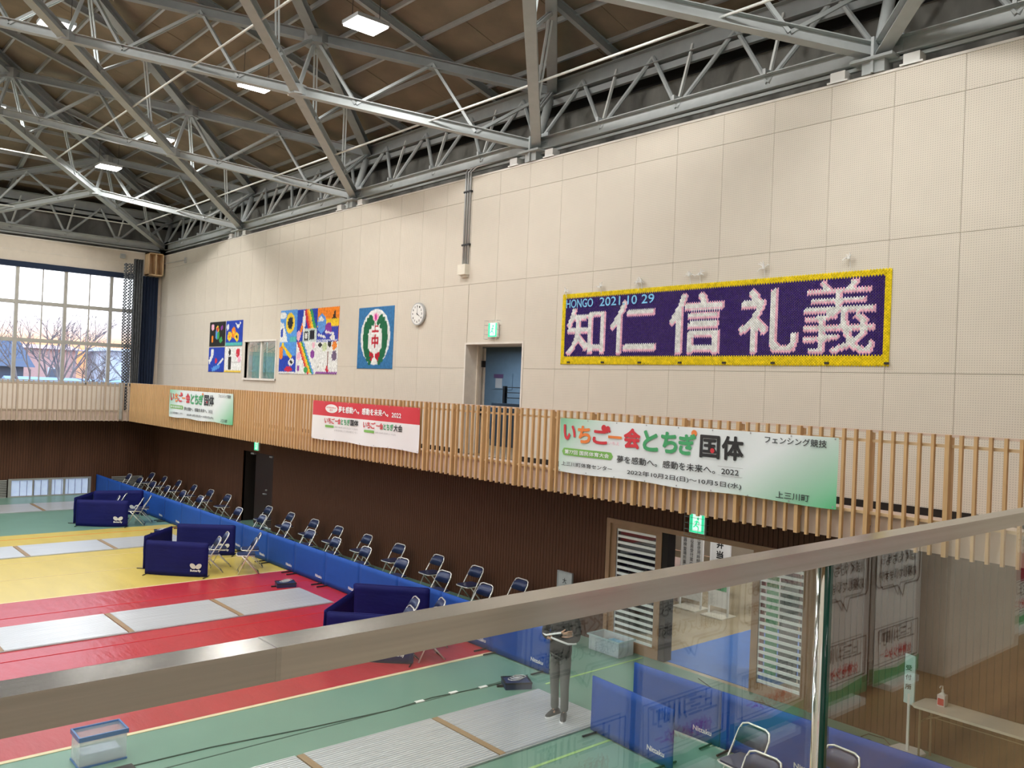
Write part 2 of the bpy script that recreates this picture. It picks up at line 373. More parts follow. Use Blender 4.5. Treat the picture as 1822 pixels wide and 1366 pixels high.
part('border', MB().box(15.568, 15.576, 18.04, 18.44, 4.73, 4.84), mat('plum', (.09, .05, .12)), nb)
sr = thing('stair_railing', 'dark metal stair railing inside the corridor behind the upper door', 'railing', (14.0, 15.8, 3.0))
part('post', MB().box(13.97, 14.05, 16.1, 16.18, 4.07, 4.5), M['blackp'], sr)
for z in (4.46, 4.33, 4.20): part('rail', MB().box(14.0, 14.02, 14.8, 16.12, z, z+.02), M['blackp'], sr)
part('kerb', MB().box(13.8, 14.4, 14.8, 16.4, GF, 4.07), M['far_glass'], sr)
# upper window with teal curtain
wf = MB(); y0, y1, z0, z1 = WO
wf.box(XW-.03, XW+.1, y0-.05, y0, z0-.05, z1+.05).box(XW-.03, XW+.1, y1, y1+.05, z0-.05, z1+.05).box(XW-.03, XW+.1, y0, y1, z1, z1+.05).box(XW-.05, XW+.1, y0-.05, y1+.05, z0-.06, z0)
wf.box(XW+.08, XW+.36, y1-.12, y1, z0, z1).box(XW+.02, XW+.09, (y0+y1)/2-.05, (y0+y1)/2+.04, z0, z1)
win1 = struct('window_1', wf, M['trimw'])
for a, c in ((y0, (y0+y1)/2-.05), ((y0+y1)/2+.04, y1-.1)): part('pane', MB().box(XW+.05, XW+.058, a, c, z0, z1), M['winglass'], win1)
struct('wall_window_room', MB().box(XW+.1, 13.5, y0-.6, y0-.5, 4, 6.1).box(XW+.1, 13.5, y1+.5, y1+.6, 4, 6.1).box(XW+.1, 13.5, y0-.6, y1+.6, 6.0, 6.1).box(XW+.1, 13.5, y0-.6, y1+.6, 3.9, 4.0).box(13.5, 13.6, y0-.6, y1+.6, 3.9, 6.1), M['plaster'])
light('window_room_light', (12.4, (y0+y1)/2, 5.9), .8, 25, (.9, 1, 1))  # area light inside the room, no fixture modelled
for k in range(2):
    a = y0+.02+k*(y1-y0)/2; L = (y1-y0)/2-.1; pts = []
    for i in range(41): pts.append((a+L*i/40, XW+.22+.035*math.sin(i*1.25)))
    mb = MB(); mb.add([(x, yy, z) for z in (z0, z1) for yy, x in pts], [(i, i+1, 42+i, 41+i) for i in range(40)])
    solo('curtain', mb, M['teal'], 'pale teal curtain behind the %s pane of the upper wall window' % ('right-hand', 'left-hand')[k], 'curtain', 'curtains in the wall window', (XW+.22, a, z0))
# lower brown wall
LD = (7.25, 8.97); LV1 = (8.97, 10.09); LV2 = (6.28, 7.22); DD = (23.3, 25.45)
lw = MB(); 
for a, c, z in ((-1.4, 6.1, 0), (10.15, DD[0], 0), (DD[1], YE, 0), (6.1, 10.15, 2.2), (DD[0], DD[1], 2.2)):
    lw.box(XW+.012, XW+.1, a, c, z, 3.0)
wall_l = struct('wall_right_lower', lw, M['brownback'])
BD = {}
def bboard(y, z0):
    if z0 not in BD: BD[z0] = MB().box(0, .02, 0, .073, z0, 2.98).mesh('board', M['brown'])
    link('board', BD[z0], wall_l, (XW, y, 0))
y = -.9; far = MB(); nb_ = 0
while y < YE-.05:
    z = 0
    if 6.06 < y+.04 < 10.19: z = 2.22
    if DD[0] < y+.04 < DD[1]: z = 2.2
    if nb_ < 290: bboard(y, z); nb_ += 1
    else: far.box(XW, XW+.02, y, y+.073, z, 2.98)
    y += .083
part('board_cladding', far, M['brown'], wall_l, kind='stuff')
# dark recessed door
d2 = struct('door_2', MB().box(XW+.02, XW+.5, DD[0]-.03, DD[0], 0, 2.2).box(XW+.02, XW+.5, DD[1], DD[1]+.03, 0, 2.2).box(XW+.02, XW+.5, DD[0], DD[1], 2.2, 2.25), M['brownback'])
lf = part('door_leaf', MB().box(XW+.12, XW+.17, DD[0], DD[0]+1.45, .02, 2.19), M['doordark'], d2)
part('door_handle', MB().box(XW+.06, XW+.12, DD[0]+.62, DD[0]+.78, .98, 1.01).box(XW+.08, XW+.12, DD[0]+.6, DD[0]+.65, 1.1, 1.14), M['galv'], lf)
part('recess_black', MB().box(XW+.45, XW+.5, DD[0]+1.45, DD[1], 0, 2.2), M['black'], d2)  # black sheet painted for the darkness deep in the recess
part('door_closer', MB().box(XW+.02, XW+.1, DD[0]+1.4, DD[0]+1.62, 2.12, 2.17).box(XW+.02, XW+.1, DD[0]+.15, DD[0]+.35, 2.12, 2.16), M['galv'], d2)
# frame of the big lower opening and louvred sliding doors
fm = MB().box(XW-.03, XW+.14, 6.08, 10.18, 2.14, 2.22).box(XW-.03, XW+.14, 10.09, 10.18, 0, 2.14).box(XW-.03, XW+.14, 6.08, 6.24, 0, 2.14)
struct('trim_2', fm, M['frame'])
LOUV = MB().box(-.012, .012, 0, .84, -.021, .021).mesh('louvre_slat', M['louvre'])
LOUV2 = MB().box(-.012, .012, 0, .70, -.021, .021).mesh('louvre_slat', M['louvre'])
def louvre_door(name, ya, yb, x, me, L, label):
    t = thing(name, label, 'door', (x, (ya+yb)/2, 0))
    part('door_frame', MB().box(x-.025, x+.025, ya, ya+.12, 0, 2.14).box(x-.025, x+.025, yb-.12, yb, 0, 2.14).box(x-.025, x+.025, ya+.12, yb-.12, 0, .16).box(x-.025, x+.025, ya+.12, yb-.12, 2.06, 2.14), M['frame'], t)
    part('slat_stop', MB().box(x-.01, x+.01, ya+.12, ya+.135, .16, 2.06).box(x-.01, x+.01, yb-.135, yb-.12, .16, 2.06), M['galv'], t)
    part('pane', MB().box(x+.03, x+.036, ya+.12, yb-.12, .16, 2.06), M['winglass'], t)
    z = .2
    while z < 2.04:
        o = link('louvre_slat', me, t, (0, -(yb-ya)/2+(yb-ya-L)/2, z)); z += .108
    return t
louvre_door('louvred_door', 8.97, 10.09, XW+.03, LOUV, .84, 'tan framed sliding door with silver louvre slats left of the wide opening')
louvre_door('louvred_door', 6.26, 7.22, XW+.03, LOUV2, .70, 'tan framed sliding door with silver louvre slats right of the wide opening')
struct('door_3', MB().box(XW+.02, XW+.22, 8.85, 8.97, 0, 2.14), M['brownback'])
# lobby beyond the opening
struct('floor_lobby', MB().box(XW, 20, 3, 16, -.1, -.004), M['lobbyfloor'])
struct('ceiling_lobby', MB().box(XW+.1, 20, 3, 16, 2.75, 2.85), M['plaster'])
struct('wall_lobby', MB().box(XW+.1, 20, 16, 16.1, 0, 2.75).box(XW+.1, 20, 2.9, 3, 0, 2.75).box(20, 20.1, 3, 9.5, 0, .7).box(20, 20.1, 3, 9.5, 2.3, 2.75).box(20, 20.1, 9.5, 16, 0, 2.75), M['plaster'])
w3 = struct('window_3', MB().box(19.97, 20.05, 3, 9.5, .7, .76).box(19.97, 20.05, 3, 9.5, 2.24, 2.3).box(19.97, 20.05, 5.1, 5.18, .7, 2.3).box(19.97, 20.05, 7.3, 7.38, .7, 2.3), M['mull'])
for k in range(3): part('pane', MB().box(20.0, 20.008, 3.05+2.15*k, 5.1+2.15*k, .76, 2.24), M['winglass'], w3)
for x, y in ((13.5, 6), (13.5, 9.5), (16.5, 8), (17, 12)): light('lobby_fill', (x, y, 2.7), .9, 38, (1, .97, .92))  # added fill lights with no fixtures, to brighten the lobby
# gallery slabs (long side, end, near side), fascias
struct('gallery_slab_right', MB().box(XG+.10, XW+.1, -.1, YE, GF-.22, GF).box(XG+.06, XG+.1, 1.0, YG, 2.74, 3.08), M['fascia'])
struct('gallery_slab_end', MB().box(XL, XG+.1, YG+.06, YE, GF-.22, GF).box(XL, XG+.06, YG+.04, YG+.08, 2.74, 3.08), M['fascia'])
struct('gallery_slab_near', MB().box(XL, XW, -1.6, 1.0, GF-.25, GF-.01), M['fascia'])
struct('gallery_floor_near', MB().box(XL, XW, YN-.2, .98, GF-.01, GF), M['galfloor'])
# end wall: upper with big window, lower with low lights
ew = MB()
ew.box(10.9, XW, YE, YE+.2, GF, ZT+.05).box(XL, 10.9, YE, YE+.2, 8.14, ZT+.05).box(XL, 10.9, YE, YE+.2, GF, 3.98)
struct('wall_end', ew, M['plaster'])
struct('wall_end_left', MB().box(XL-.2, -12, YE, YE+.2, 3.98, 8.14), M['plaster'])
struct('trim_3', MB().box(XL, XW, YE-.02, YE+.22, ZT+.05, ZT+.09).box(XL, 10.7, YE-.012, YE, 8.545, 8.555), M['trimw'])
le = MB().box(XL, 6.55, YE, YE+.2, 0, 3).box(9.2, XW, YE, YE+.2, 0, 3).box(6.55, 9.2, YE, YE+.2, .62, 3)
wel = struct('wall_end_lower', le, M['brownback'])
BE = MB().box(0, .076, -.02, 0, .62, 2.98).mesh('board', M['brown']); BE2 = MB().box(0, .076, -.02, 0, 0, 2.98).mesh('board', M['brown'])
x = -1.0; fe = MB(); fe.box(XL, -1.0, YE-.02, YE, 0, 2.98)
fe.box(XW-.1, XW+.05, YE-.03, YE, 0, 2.98)
while x < XW-.08:
    lo = .62 if 5.85 < x < 9.2 or 9.9 < x < 11.0 else 0
    fe.box(x, x+.073, YE-.02, YE, lo, 2.98); x += .083
part('board_cladding', fe, M['brown'], wel, kind='stuff')
w2 = MB().box(6.55, 9.2, YE-.03, YE+.05, .58, .64).box(6.55, 9.2, YE-.03, YE+.05, 0, .04)
for x in (6.6, 7.86, 9.15): w2.box(x-.05, x+.05, YE-.03, YE+.05, .04, .58)
win2 = struct('window_2', w2, M['mull'])
win2b = part('mullion', MB().box(7.3, 7.35, YE-.03, YE+.05, .04, .58).box(8.28, 8.35, YE-.03, YE+.05, .04, .58), M['mull'], win2)
part('pane', MB().box(6.55, 9.2, YE+.03, YE+.04, .04, .58), M['frost'], win2)
for i in range(11): part('bar', MB().box(6.9+.22*i-.006, 6.9+.22*i+.006, YE-.06, YE-.048, .05, .57), M['blackp'], win2)
for x0, x1, s_ in ((5.9, 6.5, 'left of'), (9.9, 11.0, 'right of')):
    lv = thing('floor_louvre', 'grey louvred grille at floor level %s the low windows' % s_, 'vent', ((x0+x1)/2, YE-.03, 0))
    part('frame', MB().box(x0, x1, YE-.05, YE-.02, .57, .61).box(x0, x1, YE-.05, YE-.02, 0, .03), M['mull'], lv)
    for k in range(9): part('slat', MB().box(x0, x1, YE-.045, YE-.03, .05+.058*k, .085+.058*k), M['mull'], lv)
# big end window
mu = MB(); WZ0, WZ1 = 3.98, 8.14
win4 = struct('window_4', MB().box(-12, 10.95, YE, YE+.1, WZ0, WZ0+.07).box(-12, 10.95, YE, YE+.1, 7.97, WZ1), M['mull'])
xs = [9.61-1.53*k for k in range(15)]
for x in xs:
    part('mullion', MB().box(x-.055, x+.055, YE-.04, YE+.1, WZ0, 7.97), M['mull'], win4)
    part('thin_mullion', MB().box(x+.80-.018, x+.80+.018, YE, YE+.06, WZ0, 7.97), M['mull'], win4)
for z, h in ((5.46, .065), (6.77, .065)):
    part('transom', MB().box(-12, 10.95, YE-.02, YE+.1, z-h, z+h), M['mull'], win4)
PW = {}
for x in xs + [xs[0]+1.53]:
    for (a, c) in ((x-.73+.018+.0, x-.055), (x+.055-1.53, x-.73-.018)):
        for (p, q) in ((WZ0+.07, 5.395), (5.525, 6.705), (6.835, 7.97)):
            k = (round(c-a, 2), round(q-p, 2))
            if k not in PW: PW[k] = MB().box(0, c-a, 0, .008, 0, q-p).mesh('pane', M['winglass'])
            link('pane', PW[k], win4, (a, YE+.03, p))
# left and near walls (outside the frame)
struct('wall_left', MB().box(XL-.2, XL, -1.6, YE, 0, 9.0), M['plaster'])
struct('wall_near', MB().box(XL, XW, YN-.1, YN, GF, 9.0), M['plaster'])
struct('wall_near_lower', MB().box(XL, XW, -1.7, -1.6, 0, 3), M['brown'])
# concrete upstand behind the trusses
up = MB().box(12.25, 12.4, -1.6, 34.5, 8.6, 10.15).box(XL-1, 12.4, 34.35, 34.5, 8.7, 10.15).box(XL-1, XL-.9, -1.6, 34.5, 8.9, 10.5).box(XL-1, 12.4, -1.8, -1.65, 8.9, 10.5)
struct('wall_concrete_upstand', up, M['concrete'])
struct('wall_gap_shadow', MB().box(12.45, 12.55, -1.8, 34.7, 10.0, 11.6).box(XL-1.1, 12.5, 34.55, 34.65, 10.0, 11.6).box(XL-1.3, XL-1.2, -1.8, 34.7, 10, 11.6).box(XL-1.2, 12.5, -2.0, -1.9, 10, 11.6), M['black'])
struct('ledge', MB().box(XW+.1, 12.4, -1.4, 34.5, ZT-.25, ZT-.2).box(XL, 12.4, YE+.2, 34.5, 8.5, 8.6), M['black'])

# ------------------------------------------------------------------ roof boards (ceiling)
G = .294; SP = 3.485
ceil = MB(); CX = 11.5-8*SP/2; CY = 33.5-10*SP/2
def clip(poly, f):
    out = []
    for i in range(len(poly)):
        a = poly[i]; b_ = poly[(i+1) % len(poly)]; fa, fb = f(a), f(b_)
        if fa >= 0: out.append(a)
        if (fa >= 0) != (fb >= 0):
            t = fa/(fa-fb); out.append((a[0]+(b_[0]-a[0])*t, a[1]+(b_[1]-a[1])*t))
    return out
X0R, Y0R, Z0R = 12.5, 34.5, 10.9-.6*G
def zr(x, y): return Z0R + G*min(X0R-x, Y0R-y, x-(2*CX-X0R), y-(2*CY-Y0R))
rz_top = Z0R + G*(X0R-CX)+.5
roofb = struct('ceiling', MB().add([(X0R, Y0R, Z0R+.06), (X0R, 2*CY-Y0R, Z0R+.06), (2*CX-X0R, 2*CY-Y0R, Z0R+.06), (2*CX-X0R, Y0R, Z0R+.06), (CX, Y0R-(X0R-CX), zr(CX, CY)+.06), (CX, 2*CY-Y0R+(X0R-CX), zr(CX, CY)+.06)],
    [(0, 4, 5, 1), (3, 4, 0), (2, 5, 4, 3), (1, 5, 2)]), M['joint'])
rest = MB()
def roof_board(poly, single):
    if len(poly) < 3: return
    A = abs(sum(poly[i][0]*poly[(i+1) % len(poly)][1]-poly[(i+1) % len(poly)][0]*poly[i][1] for i in range(len(poly))))/2
    if A < .02: return
    cx = sum(p[0] for p in poly)/len(poly); cy = sum(p[1] for p in poly)/len(poly)
    dz = random.uniform(-.006, .006)
    k = len(poly); low = [(x, y, zr(x, y)+dz) for x, y in poly]; hi = [(x, y, zr(x, y)+.045) for x, y in poly]
    mb = MB() if single else rest
    mb.add(low+hi, [tuple(range(k)), tuple(range(k, 2*k))[::-1]]+[(i, k+i, k+(i+1) % k, (i+1) % k) for i in range(k)])
    if single: link('board', mb.mesh('board', M['ceil'], (cx, cy, zr(cx, cy))), roofb, (cx, cy, zr(cx, cy)))
nsing = 0
def strips(side):
    global nsing
    k = 0
    lst = []
    for k in range(-1, 17):
        for j in range(-1, 21):
            e0 = 11.6-.8713*k; e1 = e0-.8713; a = 34.0-1.82*j-(.91 if k % 2 else 0); c = a-1.82
            g = .005
            if side in ('R', 'L'):
                poly = [(e0-g, a-g), (e0-g, c+g), (e1+g, c+g), (e1+g, a-g)]
                if side == 'L': poly = [(2*CX-x, y) for x, y in poly]
            else:
                e0 = 33.6-.8713*k; e1 = e0-.8713; a = 12.0-1.82*j-(.91 if k % 2 else 0); c = a-1.82
                poly = [(a-g, e0-g), (c+g, e0-g), (c+g, e1+g), (a-g, e1+g)]
                if side == 'N': poly = [(x, 2*CY-y) for x, y in poly]
            fR = lambda p: X0R-p[0]; fE = lambda p: Y0R-p[1]; fL = lambda p: p[0]-(2*CX-X0R); fN = lambda p: p[1]-(2*CY-Y0R)
            me = {'R': fR, 'E': fE, 'L': fL, 'N': fN}[side]
            for o in (fR, fE, fL, fN):
                if o is me: poly = clip(poly, o)
                else: poly = clip(poly, lambda p, o=o: o(p)-me(p))
                if len(poly) < 3: break
            if len(poly) >= 3: lst.append(poly)
    return lst
allb = [(p, 'R') for p in strips('R')]+[(p, 'E') for p in strips('E')]+[(p, 'L') for p in strips('L')]+[(p, 'N') for p in strips('N')]
vis = [p for p, s_ in allb if s_ in 'RE' and sum(q[0] for q in p)/len(p) > 1.2 and sum(q[1] for q in p)/len(p) > 4.5]
vis.sort(key=lambda p: sum(q[0] for q in p)**2+sum(q[1] for q in p)**2)
viss = set(map(id, vis[:298]))
for p, s_ in allb: roof_board(p, id(p) in viss)
part('board_field', rest, M['ceil'], roofb, kind='stuff')

# ------------------------------------------------------------------ roof space frame
NI, NJ = 8, 10
def lev(i, j): return min(i, j, NI-i, NJ-j)
def nb0(i, j): return Vector((11.5-SP*i, 33.5-SP*j, 9.3+G*SP*lev(i, j)))
def nt0(i, j):
    l = lev(i, j); p = nb0(i, j) + Vector((0, 0, 1.2))
    if i == l: p.x += .37
    elif NI-i == l: p.x -= .37
    if j == l: p.y += .37
    elif NJ-j == l: p.y -= .37
    return p
RB = (11.5, 12.5, 9.3)
rf = thing('roof_space_frame', 'grey painted steel diagonal lattice frame under the hipped hall roof', 'roof frame', RB)
hid = {k: MB() for k in ('bottom_chord', 'top_chord', 'web', 'rafter', 'purlin')}
def member(name, mb, m, near):
    part(name, mb, m, rf)
def mid(a, b_, t): return a+(b_-a)*t
for i in range(NI):
    for j in range(NJ):
        if (i+j) % 2 == 0: e = ((i, j), (i+1, j+1))
        else: e = ((i+1, j), (i, j+1))
        a, c = nb0(*e[0]), nb0(*e[1]); A, C = nt0(*e[0]), nt0(*e[1])
        near = min(a.x, c.x) > .5 and min(a.y, c.y) > 1.5
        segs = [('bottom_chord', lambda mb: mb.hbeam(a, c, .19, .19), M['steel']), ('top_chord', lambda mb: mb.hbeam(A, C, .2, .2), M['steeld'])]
        fam = e[0][0] < e[1][0]
        wb = [(A, mid(a, c, .25)), (mid(a, c, .25), mid(A, C, .5)), (mid(A, C, .5), mid(a, c, .75)), (mid(a, c, .75), C)]
        for nm, fn, mt in segs:
            if near: mb = MB(); fn(mb); member(nm, mb, mt, near)
            else: fn(hid[nm])
        for p, q in wb:
            mb = MB() if near else hid['web']
            mb.pair(p, q, .035, .055, .022)
            if near: member('web', mb, M['steel'], near)
for i in range(1, NI):
    for j in range(1, NJ):
        if (i+j) % 2: continue
        a, A = nb0(i, j), nt0(i, j); near = a.x > .5 and a.y > 1.5
        mb = MB() if near else hid['web']; mb.beam(a, A, .07, .07)
        if near:
            member('post', mb, M['steel'], near)
            member('gusset', MB().tube([A-Vector((0, 0, .17)), A+Vector((0, 0, .1))], .26, 8), M['steeld'], near)
            member('gusset', MB().tube([a-Vector((0, 0, .1)), a+Vector((0, 0, .1))], .19, 8), M['steel'], near)
# rafters and purlins just under the boards
def hipstop(y): return X0R-(Y0R-y)
for k in range(-1, 10):
    y = 33.5-SP/2-SP*k
    if y < -2 or y > 33.9: continue
    d = min(Y0R-y, y-(2*CY-Y0R)); x1 = max(CX, X0R-d)
    p = Vector((12.1, y, zr(12.1, 17)-.16)); q = Vector((x1, y, Z0R+G*(X0R-x1)-.16))
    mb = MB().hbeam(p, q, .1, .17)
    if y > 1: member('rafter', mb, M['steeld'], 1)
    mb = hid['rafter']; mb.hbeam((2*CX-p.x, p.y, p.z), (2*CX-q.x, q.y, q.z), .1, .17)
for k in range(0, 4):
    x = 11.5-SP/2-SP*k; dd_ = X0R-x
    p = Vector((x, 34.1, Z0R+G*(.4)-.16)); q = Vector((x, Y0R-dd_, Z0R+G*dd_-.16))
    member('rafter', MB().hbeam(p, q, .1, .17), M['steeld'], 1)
for k in range(0, 16):
    x = 11.6-.8713*k; d = X0R-x
    p = (x, Y0R-d, Z0R+G*d-.045); q = (x, max(2*CY-Y0R+d, -2), Z0R+G*d-.045)
    if x > CX: member('purlin', MB().beam(p, q, .055, .09), M['galv'], 1)
    p2 = (min(X0R-d, 12), Y0R-d, Z0R+G*d-.045)
    if d < X0R-CX: member('purlin', MB().beam((X0R-d, Y0R-d, Z0R+G*d-.045), (max(2*CX-X0R+d, -8), Y0R-d, Z0R+G*d-.045), .055, .09), M['galv'], 1)
# hip rafter along the corner
member('hip_rafter', MB().hbeam((12.3, 34.3, zr(12.3, 34.3)-.2), (CX, Y0R-(X0R-CX), zr(CX, Y0R-(X0R-CX))-.2), .14, .22), M['steeld'], 1)
# tie rods
for x, z in ((9.95, 9.76), (6.44, 10.78), (2.97, 11.8)):
    d = 11.5-x; ya = 33.5-d; pts = [(x, ya, z), (x, 1, z)]
    member('tie_rod', MB().tube(pts, .022, 8), M['rod'], 1)
    member('tie_rod', MB().tube([(x, ya, z), (max(-4, -12+d), ya, z)], .022, 8), M['rod'], 1)
for k, mb in hid.items():
    if mb.v: part(k+'_field', mb, M['steeld'] if k != 'web' else M['steel'], rf, kind='stuff')

# edge trusses on top of the walls
def edge_truss(label, P, Tp, nseg, loc, seg_near):
    t = thing('edge_truss', label, 'truss', loc)
    part('bottom_chord', MB().hbeam(P(0), P(nseg), .2, .24).beam(P(0)-Vector((0, 0, .17)), P(nseg)-Vector((0, 0, .17)), .06, .05), M['steel'], t)
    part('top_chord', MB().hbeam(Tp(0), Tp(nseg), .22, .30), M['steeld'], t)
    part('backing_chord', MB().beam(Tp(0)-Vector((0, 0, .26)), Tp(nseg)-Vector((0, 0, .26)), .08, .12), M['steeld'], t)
    for s_ in range(nseg):
        if s_ > seg_near: continue
        for q in range(4):
            part('web', MB().tube([P(s_+q/4), Tp(s_+q/4+.125)], .042, 7), M['steel'], t)
            part('web', MB().tube([Tp(s_+q/4+.125), P(s_+q/4+.25)], .042, 7), M['steel'], t)
            if q: part('strut', MB().beam(P(s_+q/4), Tp(s_+q/4), .04, .05), M['rod'], t); part('gusset', MB().beam(P(s_+q/4)+Vector((0, 0, .1)), P(s_+q/4)+Vector((0, 0, .19)), .05, .24), M['steel'], t)
        part('column', MB().tube([P(s_), Tp(s_)], .085, 12), M['steel'], t, smooth=True)
        part('node_plate', MB().box(P(s_).x-.24, P(s_).x+.08, P(s_).y-.30, P(s_).y+.30, P(s_).z-.16, P(s_).z-.12).box(P(s_).x-.16, P(s_).x+.1, P(s_).y-.16, P(s_).y+.16, P(s_).z-.33, P(s_).z-.12).box(P(s_).x-.2, P(s_).x+.15, P(s_).y-.02, P(s_).y+.02, P(s_).z-.33, P(s_).z+.16).box(P(s_).x-.02, P(s_).x+.02, P(s_).y-.34, P(s_).y+.34, P(s_).z-.12, P(s_).z+.22), M['steel'], t)
        part('bolt_row', MB().box(P(s_).x-.035, P(s_).x-.02, P(s_).y-.3, P(s_).y+.3, P(s_).z+.02, P(s_).z+.03), M['galv'], t)
    return t
edge_truss('long grey steel truss on top of the right-hand wall', lambda s_: Vector((11.5, 33.5-2*SP*s_, 9.3)), lambda s_: Vector((11.87, 33.5+.37*(1 if s_ == 0 else 0)-2*SP*s_, 10.5)), 5, (11.5, 16, 9.3), 4)
edge_truss('grey steel truss on top of the window wall', lambda s_: Vector((11.5-2*SP*s_, 33.5, 9.3)), lambda s_: Vector((11.87-2*SP*s_, 33.87, 10.5)), 4, (-2, 33.5, 9.3), 1)
# white bearing blocks on the wall top beside each node
for k in range(5):
    yn = 33.5-2*SP*k
    for j_, (dy, w_) in enumerate(((-.52, .22), (.52, .22))):
        if k == 0 and j_ == 0: continue
        solo('bearing_block', MB().box(XW-.03, XW+.16, yn+dy-w_/2, yn+dy+w_/2, ZT+.036, ZT+.19).box(XW-.04, XW+.1, yn+dy-w_*.7, yn+dy+w_*.7, ZT+.036, ZT+.06), M['white'],
             'white bearing block on wall top, %s side of %s truss column from the far corner' % (('far', 'near')[1-j_], ('first', 'second', 'third', 'fourth', 'fifth')[k]), 'block', 'white blocks on the wall top', (XW, yn+dy, ZT+.04))

# ------------------------------------------------------------------ hall lamps
lt = thing('ceiling_lamp', 'x', 'lamp', (0, 0, 0)); lt['group'] = 'square high-bay lamps under the roof'
link('housing', MB().box(-.33, .33, -.27, .27, .03, .10).mesh('housing', M['galv']), lt)
hs = link('lens', MB().box(-.31, .31, -.25, .25, 0, .03).mesh('lens', M['lens']), lt)
fr_ = link('heat_sink', MB().box(-.2, .2, -.015, .015, .10, .17).box(-.2, .2, -.12, -.09, .10, .17).box(-.2, .2, .09, .12, .10, .17).mesh('heat_sink', M['galv']), lt)
link('suspension_wire', MB().tube([(-.28, 0, .1), (-.28, 0, .75)], .006, 5).mesh('suspension_wire', M['blackp']), lt)
link('suspension_wire', MB().tube([(.28, 0, .1), (.28, 0, .95)], .006, 5).mesh('suspension_wire', M['blackp']), lt)
tree = snap_tree(lt); first = True
for x, y in LAMP_XY:
    l = min(11.5-x, 33.5-y, x-(2*CX-11.5), y-(2*CY-33.5)); z = 9.3+G*max(l, 0)+.42
    rown = sorted({q[0] for q in LAMP_XY}, reverse=True).index(x)
    rowt = {7.9: 'nearest to the right-hand wall', 4.5: 'second from the right-hand wall'}.get(x, 'over the left half of the hall')
    order = sorted([q[1] for q in LAMP_XY if q[0] == x], reverse=True).index(y)
    N1 = ('first', 'second', 'third', 'fourth', 'fifth', 'sixth', 'seventh')
    lab = 'square roof lamp, %s from window wall, %s row from right wall' % (N1[order], N1[rown])
    if first: lt.location = (x, y, z); lt['label'] = lab; first = False
    else: copy_tree(lt, tree, (x, y, z), 0, lab)
    light('lamp_light', (x, y, z-.03), .5, LAMP_POWER, (1, .98, .945))
lt.name = 'ceiling_lamp'

# ------------------------------------------------------------------ slatted gallery railings
def slat_rail(name, label, o, d, nrm, n, mslat, mrail, loc, mrim, span):
    # o: start point, d: run direction, nrm: towards the hall; slats hang on the hall side
    t = thing(name, label, 'railing', loc)
    o = Vector(o); d = Vector(d); nv = Vector(nrm)
    def bx(a0, a1, c0, c1, z0, z1):
        p = o+d*a0+nv*c0; q = o+d*a1+nv*c1
        return MB().box(min(p.x, q.x), max(p.x, q.x), min(p.y, q.y), max(p.y, q.y), z0, z1)
    L = span
    part('top_rail', bx(0, L, -.045, -.005, 4.075, 4.105), mrim, t)
    part('upper_rail', bx(0, L, -.05, -.012, 3.955, 3.99), mrail, t)
    part('lower_rail', bx(0, L, -.05, -.012, 3.085, 3.12), mrail, t)
    S = bx(0, .034, 0, .05, 2.73, 4.10).mesh('slat', mslat, tuple(o)); Pm = bx(0, .05, -.03, .052, 2.73, 4.10).mesh('post', mslat, tuple(o)); Pb = bx(0, .05, -.09, -.03, 2.95, 4.07).mesh('bracket', mrail, tuple(o))
    for k in range(n):
        a = .06+k*.1518; p = o+d*a-Vector(loc)
        if (k+1) % 6 == 0: po = link('post', Pm, t, p); link('bracket', Pb, po)
        else: link('slat', S, t, p)
    return t
ymin = 4.08-.1518*5-.1518*18
slat_rail('gallery_railing', 'long larch-slatted railing of the right-hand gallery under the banners', (XG, YG, 0), (0, -1, 0), (-1, 0, 0), 204, M['slat'], M['slatw'], (XG, 16, 3), M['fascia'], 31.1)
slat_rail('gallery_railing', 'grey-beige slatted railing of the far gallery below the big window', (XG-.03, YG, 0), (-1, 0, 0), (0, -1, 0), 66, M['endslat'], M['endslat'], (0, YG, 3), M['mull'], 26)
# corner post
solo('corner_post', MB().box(9.66, 9.74, 32.0, 32.08, 2.8, 4.1), M['mull'], 'thin pale post of the far railing beside the gallery corner', 'post', None, (9.7, 32, 2.8))

# ------------------------------------------------------------------ glass balustrade of the near gallery
gb = thing('glass_balustrade', 'near balustrade of clear glass panels under a brushed steel handrail', 'balustrade', (0, .915, 3))
part('handrail', MB().box(-4, .447, .888, .937, 4.062, 4.10), M['stain2'], gb)
part('handrail', MB().box(.453, 9.95, .888, .937, 4.062, 4.10), M['stain'], gb)
part('joint_sleeve', MB().box(.4468, .4532, .8878, .9372, 4.0618, 4.1003), M['stain2'], gb)
part('glass_pane', MB().box(-4, 1.695, .909, .921, 3.03, 4.062), M['glass'], gb)
part('glass_pane', MB().box(1.735, 9.9, .909, .921, 3.03, 4.062), M['glass'], gb)
part('edge_strip', MB().tube([(1.702, .915, 3.03), (1.702, .915, 4.062)], .0085, 10), mat('mirror_chrome', (.8, .82, .82), .08, metal=1), gb, smooth=True)
part('edge_strip', MB().box(1.724, 1.735, .905, .925, 3.03, 4.062), M['glassedge'], gb)
part('clamp_channel', MB().box(-4, 9.9, .89, .94, 3.0, 3.06), M['stain2'], gb)

